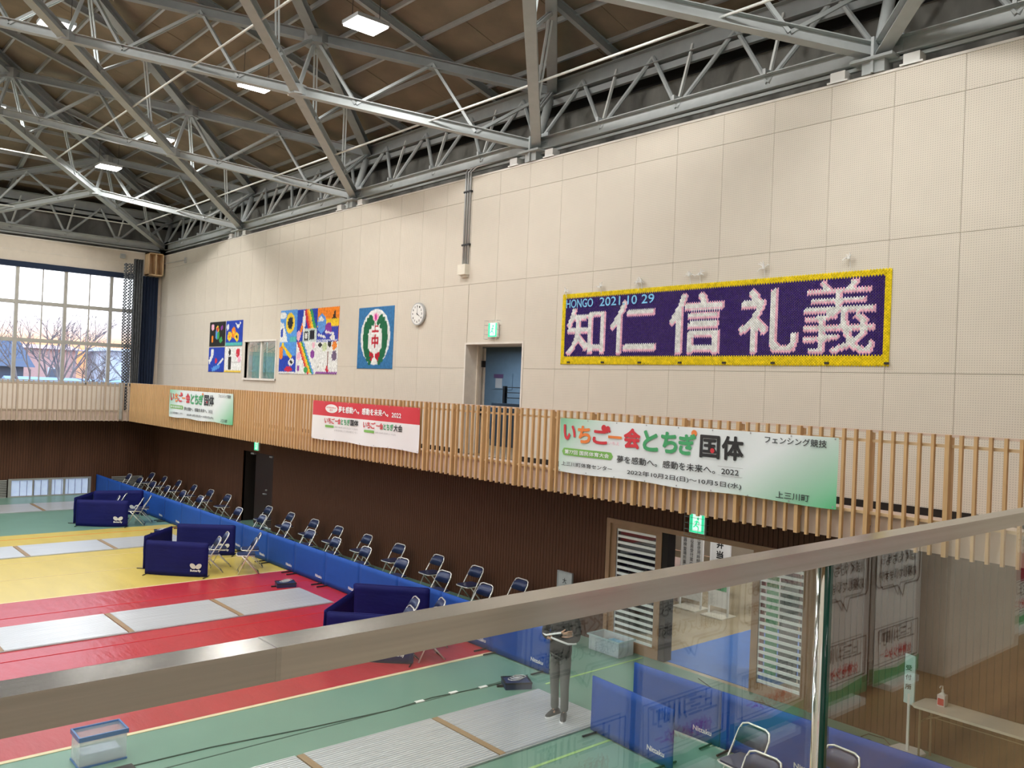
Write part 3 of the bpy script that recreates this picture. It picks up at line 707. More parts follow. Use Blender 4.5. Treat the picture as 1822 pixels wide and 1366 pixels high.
# ------------------------------------------------------------------ floor mats, pistes, lines
def flat(name, x0, x1, y0, y1, z0, z1, m, label, cat, group=None):
    return solo(name, MB().box(x0, x1, y0, y1, z0, z1), m, label, cat, group, ((x0+x1)/2, (y0+y1)/2, 0))
red = flat('floor_mat', -12, 9.46, 10.87, 18.27, 0, .006, M['red'], 'wide red vinyl floor mat between the green floor and the yellow mat', 'mat')
yel = flat('floor_mat', -12, 9.42, 18.29, 25.68, 0, .006, M['yellow'], 'wide yellow vinyl floor mat beyond the red mat', 'mat')
for nm, mm, ys_ in (('fold_line', M['redp'], (14.55, 12.7, 17.1)),):
    for yy in ys_: part(nm, MB().box(-12, 9.3, yy, yy+.012, .006, .012), M['redp'], red)
for yy in (20.2, 25.0, 21.9): part('fold_line', MB().box(-12, 9.3, yy, yy+.014, .006, .012), M['orangep' if yy == 25.0 else 'cream'], yel)
flat('edge_tape', -12, 9.46, 10.80, 10.87, 0, .007, M['cream'], 'cream tape along the near edge of the red mat', 'tape')
flat('edge_tape', -12, 9.44, 18.24, 18.285, .006, .0095, M['cream'], 'cream tape between the red mat and the yellow mat', 'tape')
flat('floor_seam', -12, 9.1, 9.66, 9.68, 0, .004, M['seam'], 'dark seam line across the near green floor', 'seam')
flat('court_line', 9.05, 11.3, 9.19, 9.235, 0, .003, M['ylw_line'], 'lime court line on the green floor behind the standing person', 'line')
flat('court_line', 5.5, 9.2, 7.21, 7.255, 0, .003, M['ylw_line'], 'lime court line on the green floor in front of the near piste', 'line')
flat('court_line', 10.7, 10.745, 2.5, 6.4, 0, .003, M['ylw_line'], 'lime court line along the wall near the long white table', 'line')
pl = [(22.55, 24.0, 'strip on the yellow mat'), (15.1, 16.5, 'strip on the red mat'), (29.75, 31.5, 'strip on the far green floor'), (7.68, 9.07, 'strip on the near green floor under the standing person')]
for y0, y1, s_ in pl:
    t = thing('fencing_piste', 'ribbed aluminium fencing %s' % s_, 'piste', (1.8, (y0+y1)/2, .006), 'fencing pistes')
    x = 8.78
    first_ = True
    while x > -5:
        part('panel', MB().box(x-1.86, x-.02, y0, y1, .006, .03), M['piste'], t)
        part('joint_strip', MB().box(x-1.95, x-1.862, y0, y1, .006, .026), M['joint_tan'], t)
        x -= 1.955
    part('edge_profile', MB().box(-5, 8.78, y0-.03, y0-.001, .004, .022), M['galv'], t)
# cables on the green floor
def cable(pts, label, m='blackp', r=.006):
    solo('cable', MB().tube(pts, r, 5), M[m], label, 'cable', None, tuple(pts[0]))
cable([(8.9+.0, 9.6, .008), (8.2, 9.62, .008), (7.3, 9.72, .008), (6.6, 9.66, .008), (5.4, 9.75, .008), (4.2, 9.9, .008), (2.5, 9.95, .008)], 'thin dark cable lying along the seam of the green floor', 'seam', .008)
cable([(11.2, 8.0, .01), (11.0, 7.6, .01), (10.9, 7.3, .01), (11.1, 6.8, .01), (11.0, 6.2, .01), (10.8, 5.6, .01), (11.1, 5.2, .01), (10.95, 4.9, .01)], 'thin dark cable trailing on the floor below the right louvred door')
cable([(11.15, 4.95, .01), (11.3, 5.1, .01), (11.28, 5.3, .01), (11.1, 5.32, .01), (11.02, 5.15, .01), (11.1, 5.0, .01)], 'loop of dark cable on the floor beside the small sign stand')
for i, (x, y) in enumerate(((8.1, 9.62), (7.6, 9.69), (7.0, 9.68))):
    flat('tape_patch', x, x+.14, y-.02, y+.04, .004, .018, M['white'], 'small white tape patch holding the floor cable, %s from the boxes' % ('nearest', 'second', 'third')[i], 'tape', 'tape patches on the cable')

# ------------------------------------------------------------------ folding chairs
ch = thing('folding_chair', 'x', 'chair', (0, 0, 0))
R = .0125
def cpath(sy): return [(.23, sy*.215, .012), (.05, sy*.21, .40), (-.14, sy*.205, .70)]
fpts = [(.24, -.215, .012), (.05, -.21, .42), (-.12, -.205, .70), (-.152, -.18, .765), (-.165, -.12, .785), (-.165, .12, .785), (-.152, .18, .765), (-.12, .205, .70), (.05, .21, .42), (.24, .215, .012)]
link('frame', MB().tube(fpts, R, 7).mesh('frame', M['chrome'], smooth=True), ch)
link('rear_leg', MB().tube([(.17, -.185, .43), (-.22, -.185, .012)], R, 7).mesh('rear_leg', M['chrome'], smooth=True), ch)
link('rear_leg', MB().tube([(.17, .185, .43), (-.22, .185, .012)], R, 7).mesh('rear_leg', M['chrome'], smooth=True), ch)
link('foot_bar', MB().tube([(.22, -.21, .055), (.22, .21, .055)], .008, 6).tube([(-.22, -.19, .02), (-.22, .19, .02)], .012, 6).mesh('foot_bar', M['blackp']), ch)
link('seat', MB().prism([(-.11, -.17), (.22, -.18), (.25, -.15), (.25, .15), (.22, .18), (-.11, .17), (-.13, .12), (-.13, -.12)], .425, .455).mesh('seat', M['vinyl']), ch)
link('seat_rail', MB().tube([(-.12, -.19, .42), (.24, -.19, .43), (.265, -.14, .43), (.265, .14, .43), (.24, .19, .43), (-.12, .19, .42)], .011, 6).mesh('seat_rail', M['chrome'], smooth=True), ch)
bk = MB(); 
for f, (o_, t_) in enumerate(((-.018, .0), (.018, .0))): pass
pts = []
for k in range(7):
    yy = -.19+.38*k/6; bow = .03*(1-((k-3)/3)**2); h0 = .585+.02*abs((k-3)/3)**3; h1 = .765-.04*abs((k-3)/3)**4
    for (z, dx) in ((h0, 0), (h1, 0)):
        xb = -.04-(z-.585)*.62-bow; pts.append((xb-.012, yy, z)); pts.append((xb+.018, yy, z))
fs = []
for k in range(6):
    a = 4*k; fs += [(a, a+4, a+6, a+2), (a+1, a+3, a+7, a+5), (a+2, a+6, a+7, a+3), (a, a+1, a+5, a+4)]
fs += [(0, 2, 3, 1), (24, 25, 27, 26)]
bk.add(pts, fs); link('backrest', bk.mesh('backrest', M['vinyl'], smooth=True), ch)
ctree = snap_tree(ch); used = []
ORD = ['nearest', 'second', 'third', 'fourth', 'fifth', 'sixth', 'seventh', 'eighth', 'ninth', 'tenth', 'eleventh', 'twelfth', 'thirteenth', 'fourteenth', 'fifteenth', 'sixteenth', 'seventeenth']
def chair(x, y, rz, label, group):
    if not used: ch.location = (x, y, 0); ch.rotation_euler = (0, 0, rz); ch['label'] = label; ch['group'] = group; used.append(1); return
    copy_tree(ch, ctree, (x, y, 0), rz, label, group)
outer = [12.09, 13.43, 14.75, 16.22, 17.6, 18.96, 20.2, 21.54, 22.9, 25.75, 27.1, 28.5, 29.9, 31.3, 32.6]
inner = [12.12, 13.39, 14.85, 16.29, 17.6, 18.83, 20.1, 21.5, 23.0, 25.8, 27.2, 28.6, 29.95, 31.3, 32.5]
for k, y in enumerate(outer): chair(10.97, y, PI+random.uniform(-.05, .05), 'navy folding chair, back row along brown wall, %s from the handrail' % ORD[k], 'folding chairs in two rows along the brown wall')
for k, y in enumerate(inner): chair(10.12, y, PI+random.uniform(-.05, .05), 'navy folding chair, front row behind blue barriers, %s from the handrail' % ORD[k], 'folding chairs in two rows along the brown wall')
sur = [('on the far green floor', [(8.0, 26.7), (8.35, 27.2), (8.45, 26.0), (8.8, 26.4)]), ('on the yellow mat', [(7.85, 18.95), (8.25, 19.45), (8.5, 18.45), (8.85, 19.0)]), ('on the red mat', [(8.0, 11.55), (8.42, 12.0), (8.3, 11.2), (8.75, 11.7)])]
for s_, L in sur:
    for k, (x, y) in enumerate(L): chair(x, y, PI-.35+random.uniform(-.1, .1), 'folding chair inside navy barriers %s, %s' % (s_, ('left of the group', 'back of the group', 'front of the group', 'right of the group')[k]), 'folding chairs inside the navy barriers')
for k, (x, y, a) in enumerate(((8.27, 5.24, -.1), (7.68, 4.74, 0), (8.5, 4.34, -.1))): chair(x, y, PI+a, 'folding chair behind the glass between blue barriers, %s of three' % ('leftmost', 'middle', 'rightmost')[k], 'folding chairs near the glass panel')

# ------------------------------------------------------------------ barriers
def cloth_panel(w, h, amp, z0=.03, nx=14, nz=7, seed=1):
    rnd = random.Random(seed); ph = [rnd.uniform(0, 6.28) for _ in range(4)]
    mb = MB(); front = []
    for j in range(nz+1):
        for i in range(nx+1):
            u = i/nx; v = j/nz; e_ = math.sin(PI*v)
            d = amp*e_*(math.sin(3*v*3+ph[0]+u*1.5)+.6*math.sin(7*v+ph[1]-u*4)+.5*math.sin(5*u+ph[2]))
            sag = -.02*math.sin(PI*u)*(1-v)*(amp > .002)
            front.append((w*u, -.014-d, z0+h*v+sag))
    back = [(x, .014+(-.014-y), z) for x, y, z in front]
    n_ = nx+1; N = len(front)
    fs = [(j*n_+i, j*n_+i+1, (j+1)*n_+i+1, (j+1)*n_+i) for j in range(nz) for i in range(nx)]
    fs2 = [tuple(reversed([q+N for q in f])) for f in fs]
    edge = [(i, N+i, N+i+1, i+1) for i in range(nx)]+[(nz*n_+i, nz*n_+i+1, N+nz*n_+i+1, N+nz*n_+i) for i in range(nx)]
    edge += [(j*n_, (j+1)*n_, N+(j+1)*n_, N+j*n_) for j in range(nz)]+[(j*n_+nx, N+j*n_+nx, N+(j+1)*n_+nx, (j+1)*n_+nx) for j in range(nz)]
    mb.add(front+back, fs+fs2+edge); return mb
LF = Frame((0, 0, 0), (1, 0, 0), (0, 0, 1))
bar = thing('barrier', 'x', 'barrier', (0, 0, 0))
link('cloth', cloth_panel(1.395, .70, .0015, .02).mesh('cloth', M['nblue'], smooth=True), bar)
tx = MB(); txt(tx, LF, 'Nittaku', 1.0, 1.28, .12, .185, n=.0165, bold=.035); link('lettering', tx.mesh('lettering', M['print']), bar)
for x in (.12, 1.28): link('foot', MB().tube([(x, -.26, .025), (x, .2, .025)], .014, 7).box(x-.012, x+.012, -.012, .012, .02, .08).mesh('foot', M['blackp']), bar)
btree = snap_tree(bar)
nv = thing('barrier', 'x', 'barrier', (0, 0, 0))
link('cloth', cloth_panel(1.40, .73, .006, .025, seed=4).mesh('cloth', M['navy'], smooth=True), nv)
link('frame', MB().tube([(.0, 0, .03), (0, 0, .74), (.02, 0, .757), (1.38, 0, .757), (1.4, 0, .74), (1.4, 0, .03)], .012, 6).mesh('frame', M['navy']), nv)
lg = MB(); shape(lg, LF, ell(1.085, .25, .075, .052, 20, -.62), .034); shape(lg, LF, ell(1.215, .25, .075, .052, 20, .62), .034)
link('emblem', lg.mesh('emblem', mat('grey_white_print', (.62, .62, .60), .6)), nv)
tx = MB(); txt(tx, LF, 'Butterfly', 1.03, 1.27, .115, .18, n=.034, bold=.03); link('lettering', tx.mesh('lettering', M['print']), nv)
for x in (.02, 1.38): link('foot', MB().tube([(x, -.16, .02), (x, .16, .02)], .010, 6).mesh('foot', M['blackp']), nv)
ntree = snap_tree(nv)
nv2 = thing('barrier', 'x', 'barrier', (0, 0, 0))
link('cloth', cloth_panel(1.40, .73, .005, .025, seed=9).mesh('cloth', M['navy'], smooth=True), nv2)
link('frame', MB().tube([(.0, 0, .03), (0, 0, .74), (.02, 0, .757), (1.38, 0, .757), (1.4, 0, .74), (1.4, 0, .03)], .012, 6).mesh('frame', M['navy']), nv2)
for x in (.02, 1.38): link('foot', MB().tube([(x, -.16, .02), (x, .16, .02)], .010, 6).mesh('foot', M['blackp']), nv2)
n2tree = snap_tree(nv2)
seen = set()
def place(root, tr, x, y, rz, lab, grp):
    if root.name not in seen:
        seen.add(root.name); root.location = (x, y, 0); root.rotation_euler = (0, 0, rz); root['label'] = lab; root['group'] = grp; return
    copy_tree(root, tr, (x, y, 0), rz, lab, grp)
yb = 9.48; k = 0
while yb < 31.98:
    place(bar, btree, 9.37, yb+1.405, -PI/2, 'blue barrier in the long row, %s from the standing person' % (ORD+['eighteenth'])[k], 'blue barriers in the long row'); yb += 1.404; k += 1
place(bar, btree, 8.31, 7.58, -PI/2-.07, 'single blue barrier in front, right of the standing person', 'blue barriers near the glass')
place(bar, btree, 9.2, 7.63, -PI/2+.02, 'blue barrier behind the single front barrier, seen through the glass', 'blue barriers near the glass')
for k in range(3): place(bar, btree, 9.23+.04*k, 6.22-1.41*k, -PI/2+.03, 'blue barrier in the short row by the table, %s from the louvred doors' % ORD[k], 'blue barriers near the glass')
SETS = [('on the far green floor', (6.95, 26.50), -.60, (7.0, 26.95), .95, (7.9, 28.3), -.3), ('on the yellow mat', (6.55, 19.42), -.785, (6.68, 19.95), .80, (7.9, 21.25), -.65), ('on the red mat', (6.92, 12.06), -.80, (6.92, 12.15), .70, (8.28, 13.52), -.83)]
for s_, p1, a1, p2, a2, p3, a3 in SETS:
    place(nv, ntree, *p1, a1, 'navy barrier with a pale two-leaf emblem standing in front %s' % s_, 'navy barriers')
    place(nv2, n2tree, *p2, a2, 'plain navy barrier angled away at the left %s' % s_, 'navy barriers')
    place(nv, ntree, *p3, a3, 'navy barrier standing at the back of the group %s' % s_, 'navy barriers')

# ------------------------------------------------------------------ person
def skinned(name, verts, edges, rad, m, parent, sub=2, mats=None):
    me = bpy.data.meshes.new(name); me.from_pydata(verts, edges, []); o = bpy.data.objects.new(name, me); COL.objects.link(o)
    md = o.modifiers.new('s', 'SKIN'); md.use_smooth_shade = True
    if not me.skin_vertices: bpy.context.view_layer.objects.active = o; bpy.ops.mesh.customdata_skin_add()
    for i, r in enumerate(rad):
        r = r if isinstance(r, tuple) else (r, r); me.skin_vertices[0].data[i].radius = r
    me.skin_vertices[0].data[0].use_root = True
    s2 = o.modifiers.new('u', 'SUBSURF'); s2.levels = sub; s2.render_levels = sub
    dg = bpy.context.evaluated_depsgraph_get(); new = bpy.data.meshes.new_from_object(o.evaluated_get(dg))
    bpy.data.objects.remove(o); new.materials.clear(); new.materials.append(m)
    new.polygons.foreach_set('use_smooth', [True]*len(new.polygons))
    return link(name, new, parent)
PX, PY = 8.24, 8.12
pe = thing('person', 'person in black jacket with arms crossed and grey trousers standing on the near piste', 'person', (PX, PY, .03))
pe.rotation_euler = (0, 0, math.radians(118)); pe.scale = (.86, .92, .97)    # local +y faces the viewer's side
S = 1.0
def V(*a): return a
# local: x right-left, y forward, z up.
hipz = .86
body_v = [(0, -.01, .95), (0, 0, 1.08), (0, .02, 1.28), (0, .01, 1.42), (0, .0, 1.50), (0, .015, 1.58), (0, .02, 1.67),
    (-.08, 0, .80), (-.09, .04, .46), (-.095, .015, .09), (-.10, .11, .04),
    (.08, 0, .80), (.085, 0, .46), (.085, -.055, .09), (.08, .05, .04),
    (-.19, 0, 1.40), (-.25, .02, 1.13), (.04, .22, 1.13),
    (.19, 0, 1.40), (.25, .02, 1.13), (-.04, .22, 1.17)]
body_e = [(0, 1), (1, 2), (2, 3), (3, 4), (4, 5), (5, 6), (0, 7), (7, 8), (8, 9), (9, 10), (0, 11), (11, 12), (12, 13), (13, 14), (3, 15), (15, 16), (16, 17), (3, 18), (18, 19), (19, 20)]
body_r = [(.08, .06), (.10, .07), (.13, .09), (.09, .07), .05, (.075, .09), (.075, .085), .075, .05, .035, .03, .075, .05, .035, .03, .05, .04, .028, .05, .04, .028]
bd = skinned('body', body_v, body_e, body_r, M['skin'], pe)
jk_v = [(0, 0, .77), (0, .01, .96), (0, .02, 1.15), (0, .02, 1.31), (0, .0, 1.43), (0, -.005, 1.475), (-.17, -.01, 1.40), (-.23, -.01, 1.33), (-.265, .03, 1.12), (-.16, .17, 1.09), (.06, .235, 1.13),
    (.17, -.01, 1.40), (.23, -.01, 1.33), (.265, .03, 1.13), (.16, .18, 1.15), (-.08, .225, 1.21)]
jk_e = [(0, 1), (1, 2), (2, 3), (3, 4), (4, 5), (4, 6), (6, 7), (7, 8), (8, 9), (9, 10), (4, 11), (11, 12), (12, 13), (13, 14), (14, 15)]
jk_r = [(.195, .15), (.19, .145), (.19, .145), (.195, .135), (.10, .085), (.075, .07), .085, .078, .065, .058, .045, .085, .078, .065, .058, .045]
skinned('jacket', jk_v, jk_e, jk_r, M['jacket'], pe)
for sg, zz in ((-1, 1.13), (1, 1.21)):        # white stripe along each forearm
    pth = [(sg*.27, .10, zz-.06), (sg*.18, .225, zz-.045), (sg*.05, .285, zz), (-sg*.08, .285, zz+.03)]
    link('white_stripe', MB().tube(pth, .013, 6).mesh('white_stripe', M['print']), pe)
link('collar', MB().tube([(-.05, .07, 1.49), (0, .10, 1.40), (.05, .07, 1.49)], .012, 6).mesh('collar', M['print']), pe)
tr_v = [(0, 0, 1.0), (-.08, .0, .80), (-.085, .02, .62), (-.09, .04, .46), (-.095, .02, .24), (-.095, .015, .075), (.08, .0, .80), (.085, .01, .62), (.085, .0, .46), (.085, -.04, .24), (.085, -.055, .075)]
tr_e = [(0, 1), (1, 2), (2, 3), (3, 4), (4, 5), (0, 6), (6, 7), (7, 8), (8, 9), (9, 10)]
skinned('trousers', tr_v, tr_e, [(.14, .105), .105, .088, .076, .068, .068, .10, .088, .076, .068, .068], M['trouser'], pe)
for sx_, sy_, a in ((-.10, .06, .25), (.085, -.01, -.45)):
    mb = MB(); prof = [(-.12, .045, .07), (-.08, .05, .10), (.0, .05, .095), (.08, .052, .07), (.14, .045, .05), (.17, .02, .035)]
    mbs = MB(); vs = []; ca, sa = math.cos(a), math.sin(a)
    for yy, w_, h_ in prof:
        for (xx, zz) in ((-w_, .02), (-w_*.9, h_*.6), (-w_*.5, h_), (w_*.5, h_), (w_*.9, h_*.6), (w_, .02)):
            vs.append((sx_+xx*ca-yy*sa, sy_+xx*sa+yy*ca, zz))
    fs = [(6*i+j, 6*i+(j+1) % 6, 6*i+6+(j+1) % 6, 6*i+6+j) for i in range(5) for j in range(6)]+[tuple(range(6))[::-1], tuple(range(30, 36))]
    mb.add(vs, fs); so = link('shoe', mb.mesh('shoe', M['blackp'], smooth=True), pe)
    ps = [(sx_+xx*ca-yy*sa, sy_+xx*sa+yy*ca) for xx, yy in ((-.05, -.125), (.05, -.125), (.055, .08), (.04, .15), (0, .18), (-.04, .15), (-.055, .08))]
    link('sole', MB().prism(ps, 0, .022).mesh('sole', M['print']), so)
# hands tucked at the crossed arms: palm and five fingers
for sg, hz in ((1, 1.13), (-1, 1.21)):
    hv = [(sg*.06, .235, hz), (sg*.13, .215, hz+.01), (sg*.155, .20, hz+.012)]; he = [(0, 1), (1, 2)]; hr = [.03, (.035, .02), (.03, .015)]
    for f, L in enumerate((.065, .075, .07, .055)):
        bi = len(hv); z = hz+.035-.02*f; hv += [(sg*.16, .20, z), (sg*(.165+L*.5), .165, z), (sg*(.165+L*.7), .13, z)]; he += [(2, bi), (bi, bi+1), (bi+1, bi+2)]; hr += [.010, .009, .007]
    bi = len(hv); hv += [(sg*.10, .235, hz+.045), (sg*.13, .235, hz+.07)]; he += [(0, bi), (bi, bi+1)]; hr += [.012, .009]
    skinned('hand', hv, he, hr, M['skin'], pe, 1)
# face and hair
fc = MB()
for sg in (-1, 1):
    link('ear', MB().tube([(sg*.078, .0, 1.60), (sg*.09, -.01, 1.63), (sg*.08, -.01, 1.66)], .012, 6).mesh('ear', M['skin']), pe)
    link('eye', MB().lathe([(.012, 0), (.001, .006)], n=8).mesh('eye', M['hair']), pe).matrix_local = Matrix.Translation((sg*.03, .105, 1.645)) @ Matrix.Rotation(-PI/2, 4, 'X')
link('nose', MB().tube([(0, .10, 1.65), (0, .125, 1.61), (0, .105, 1.60)], [.006, .012, .008], 6).mesh('nose', M['skin'], smooth=True), pe)
link('face_mask', MB().prism([(-.05, 1.54), (.05, 1.54), (.055, 1.61), (0, 1.625), (-.055, 1.61)], .10, .112, ax='y').mesh('face_mask', M['white']), pe)
hr_ = MB(); prof = []
for k in range(8):
    t = PI/2*k/7; prof.append((.092*math.cos(t)+.001, 1.655+.10*math.sin(t)))
hr_.lathe(prof, (0, .0), 16); link('hair', hr_.mesh('hair', M['hair'], smooth=True), pe)

# ------------------------------------------------------------------ small floor things
def opn(mb, x0, x1, y0, y1, z0, z1, t, mi=0):
    mb.box(x0, x1, y0, y0+t, z0, z1, mi).box(x0, x1, y1-t, y1, z0, z1, mi).box(x0, x0+t, y0+t, y1-t, z0, z1, mi).box(x1-t, x1, y0+t, y1-t, z0, z1, mi); return mb
t = thing('storage_box', 'clear plastic box with a blue rim on the green floor at the lower left', 'box', (3.05, 10.35, 0))
mb = opn(MB(), 2.81, 3.31, 10.18, 10.50, .03, .33, .006); mb.box(2.81, 3.31, 10.18, 10.5, .02, .03); part('tub', mb, M['softclear'], t)
part('rim', opn(MB(), 2.795, 3.325, 10.165, 10.515, .30, .35, .02), M['bluerim'], t)
part('base', MB().box(2.8, 3.32, 10.17, 10.51, 0, .02), M['bluerim'], t)
solo('paper_stack', MB().box(2.86, 3.26, 10.22, 10.46, .031, .13), mat('pale_lilac_paper', (.55, .62, .78), .8), 'pale stack of papers inside the blue-rimmed clear box', 'paper', None, (3.06, 10.34, .031))
solo('floor_pad', MB().box(3.02, 3.3, 9.75, 9.95, 0, .03), M['blackp'], 'dark flat pad on the green floor right of the blue-rimmed box', 'pad', None, (3.15, 9.85, 0))
t = thing('plastic_tub', 'clear plastic tub of blue cloths beside the left louvred door', 'tub', (11.08, 9.75, 0))
part('shell', opn(MB(), 10.9, 11.28, 9.4, 10.08, .01, .26, .006).box(10.9, 11.28, 9.4, 10.08, .005, .012), M['softclear'], t)
part('rim', opn(MB(), 10.87, 11.31, 9.37, 10.11, .25, .272, .02), mat('clear_rim', (.6, .75, .78), .3, alpha=.5), t)
solo('cloth_pile', MB().box(10.92, 11.26, 9.43, 9.9, .013, .16).box(10.95, 11.22, 9.5, 9.8, .16, .20), M['bluestuff'], 'pile of pale blue cloths inside the clear tub by the louvred door', 'cloth', None, (11.1, 9.65, .013))
def reel(x, y, a, lab):
    t = thing('cable_reel_box', lab, 'box', (x, y, 0)); ROOT[t.name] = (0, 0, 0)
    link('case', MB().box(-.2, .2, -.16, .16, 0, .09).mesh('case', M['vinyl']), t)
    link('lid_frame', opn(MB(), -.205, .205, -.165, .165, .08, .10, .02).mesh('lid_frame', M['blackp']), t)
    for k in range(3): link('cable_coil', MB().tube([(.04*k-.03+.10*math.cos(q*PI/6), .02*k+.07*math.sin(q*PI/6), .108+.01*k) for q in range(12)], .006, 5, closed=True).mesh('cable_coil', M['galv']), t)
    link('plug', MB().box(-.3, -.2, -.03, .01, 0, .03).mesh('plug', M['blackp']), t)
    t.rotation_euler = (0, 0, a)
reel(8.62, 9.40, -.5, 'low dark box with a coiled grey cable on the near green floor'); reel(8.62, 16.85, -.3, 'low dark box at the far corner of the red mat piste')
reel(8.6, 24.3, -.3, 'low dark box at the end of the piste on the yellow mat')
# bag under a chair
solo('carrier_bag', MB().tube([(10.62, 14.18, .05), (10.6, 14.2, .2), (10.62, 14.18, .34)], [.14, .17, .06], 9), M['blackp'], 'dark bag standing between chairs by the brown wall', 'bag', None, (10.62, 14.18, 0), smooth=True)
# small sign on the brown wall side
def vtext(mb, fr, s_, uc, size, vtop, pitch, n=.01, bold=.02, asp=1):
    for k, c in enumerate(s_): txt(mb, fr, c, uc-size/2*asp, uc+size/2*asp, vtop-k*pitch-size, vtop-k*pitch, n, bold)
def frame_x(y0, z0, x): return Frame((x, y0, z0), (0, -1, 0), (0, 0, 1))      # faces the hall (-X)
t = thing('sign_stand', 'grey upright sign board standing by the brown wall left of the louvred door', 'sign', (11.15, 10.95, 0))
part('board', MB().box(11.14, 11.16, 10.78, 11.14, .2, 1.12), mat('grey_white_board', (.42, .44, .44), .5), t)
part('board_frame', opn(MB(), 0, 1, 0, 1, 0, 1, .1) if 0 else MB().box(11.13, 11.17, 10.77, 10.785, .2, 1.13).box(11.13, 11.17, 11.135, 11.15, .2, 1.13).box(11.13, 11.17, 10.77, 11.15, 1.12, 1.135), M['galv'], t)
part('foot', MB().box(11.0, 11.3, 10.8, 11.12, 0, .02).box(11.13, 11.17, 10.94, 10.98, .02, .2), M['galv'], t)
mb = MB(); vtext(mb, frame_x(11.14, 0, 11.14), '大会本部', .18, .10, 1.02, .12, n=.004); part('lettering', mb, M['blackt'], t)
# sign stand and table on the right
t = thing('sign_stand', 'slim white sign stand with a square foot left of the long white table', 'sign', (11.12, 4.72, 0))
part('foot', MB().prism([(10.98, 4.56), (11.2, 4.52), (11.3, 4.62), (11.26, 4.88), (11.05, 4.92), (10.97, 4.8)], 0, .035), M['white'], t)
part('pole', MB().box(11.105, 11.135, 4.705, 4.735, .035, .75), M['white'], t)
part('sign_plate', MB().beam((11.12, 4.72, .62), (11.13, 4.72, 1.24), .018, .16, up=(.35, 1, 0)), mat('pale_teal_sign', (.55, .72, .72), .4), t)
fs_ = Frame((11.12, 4.72, .62), Vector((.94, -.33, 0)).normalized(), (0, 0, 1)); mb = MB()
vtext(mb, Frame((11.105, 4.73, .62), Vector((.33, -.94, 0)).normalized(), (0, 0, 1)), '受付所', .0, .07, .5, .12, n=.02, bold=.03); part('lettering', mb, M['blackt'], t)
t = thing('folding_table', 'long cream-topped folding table along the brown wall at the right', 'table', (11.1, 3.7, 0))
part('tabletop', MB().prism([(10.87, 2.78), (11.33, 2.78), (11.33, 4.5), (11.27, 4.58), (10.93, 4.60), (10.87, 4.55)], .675, .705), M['tabletop'], t)
for yy in (4.5, 2.9):
    for xx in (10.93, 11.27): part('leg', MB().tube([(xx, yy, .675), (xx, yy, .0)], .013, 7), M['taupe'], t)
    part('leg_brace', MB().tube([(10.93, yy, .5), (11.27, yy, .5)], .009, 6).tube([(11.1, yy, .5), (11.1, yy-.35*(1 if yy > 4 else -1), .67)], .007, 6), M['taupe'], t)
part('shelf_rail', MB().tube([(11.27, 4.5, .56), (11.27, 2.9, .56)], .009, 6).tube([(10.95, 4.4, .6), (10.95, 3.0, .6)], .006, 6), M['taupe'], t)
t = thing('pump_bottle', 'clear pump bottle with a red and white label on the long cream table', 'bottle', (11.17, 4.33, .705))
part('bottle', MB().prism([(11.12, 4.29), (11.22, 4.29), (11.22, 4.38), (11.12, 4.38)], .705, .84), mat('bottle_plastic', (.80, .74, .74), .3), t)
part('label_print', MB().box(11.112, 11.119, 4.3, 4.37, .72, .80), M['redp'], t)
part('neck', MB().lathe([(.045, .84), (.02, .862), (.014, .87), (.014, .90)], (11.17, 4.335), 12), M['white'], t)
part('pump', MB().tube([(11.17, 4.335, .90), (11.17, 4.335, .945), (11.13, 4.345, .95), (11.11, 4.35, .93)], .007, 7), M['white'], t)

# ------------------------------------------------------------------ lobby things
flat('floor_sheet', 11.5, 14.9, 7.1, 9.15, -.004, .004, M['bluesheet'], 'bright blue floor sheet lying in the lobby doorway', 'sheet')
def board_stand(x, y, w, h, s_, m, lab, cols=1, rot=0, size=.16, top=.12):
    t = thing('standing_sign', lab, 'sign', (x, y, 0))
    part('board', MB().box(x-.015, x+.015, y-w/2, y+w/2, .18, h), m, t)
    part('post', MB().box(x-.02, x+.02, y-w/2-.03, y-w/2, .02, h+.02).box(x-.02, x+.02, y+w/2, y+w/2+.03, .02, h+.02), M['white'], t)
    part('foot', MB().box(x-.25, x+.25, y-w/2-.05, y+w/2+.05, 0, .02), M['tabletop'], t)
    mb = MB(); f = frame_x(y+w/2, 0, x-.016)
    if cols == 1: vtext(mb, f, s_, w/2, size, h-top, size*1.27, n=.003, bold=.04)
    else:
        for c in range(cols): vtext(mb, f, s_[c % len(s_)], w*(.85-.7*c/(cols-1)), size, h-.1-.08*c, size*1.1, n=.003, bold=.01)
    part('lettering', mb, M['blackt'], t); return t
sg = board_stand(14.75, 10.12, .42, 1.78, '弁当引換所', M['white'], 'tall white sign board with five bold black characters in the lobby', size=.165, top=.25)
part('stripe', MB().box(14.73, 14.734, 9.93, 10.31, .52, .7), M['greenp'], sg)
board_stand(14.8, 10.85, .5, 1.8, ['選手控室使用時間', '競技役員受付案内', '武器検査場所案内'], M['white'], 'tall white sign board with three columns of small characters in the lobby', cols=3, size=.085)
board_stand(15.6, 9.45, .35, 1.75, ['観覧席入口', '順路'], mat('grey_board', (.5, .5, .5)), 'narrow grey sign board furthest right in the lobby opening', cols=2, size=.1)
solo('lobby_desk', MB().box(15.8, 16.6, 8.3, 9.7, .68, .72).box(15.8, 15.84, 8.3, 9.7, 0, .68).box(16.56, 16.6, 8.3, 9.7, 0, .68), mat('maroon_desk', (.12, .03, .03)), 'maroon desk standing behind the sign boards in the lobby', 'desk', None, (16.2, 9, 0))
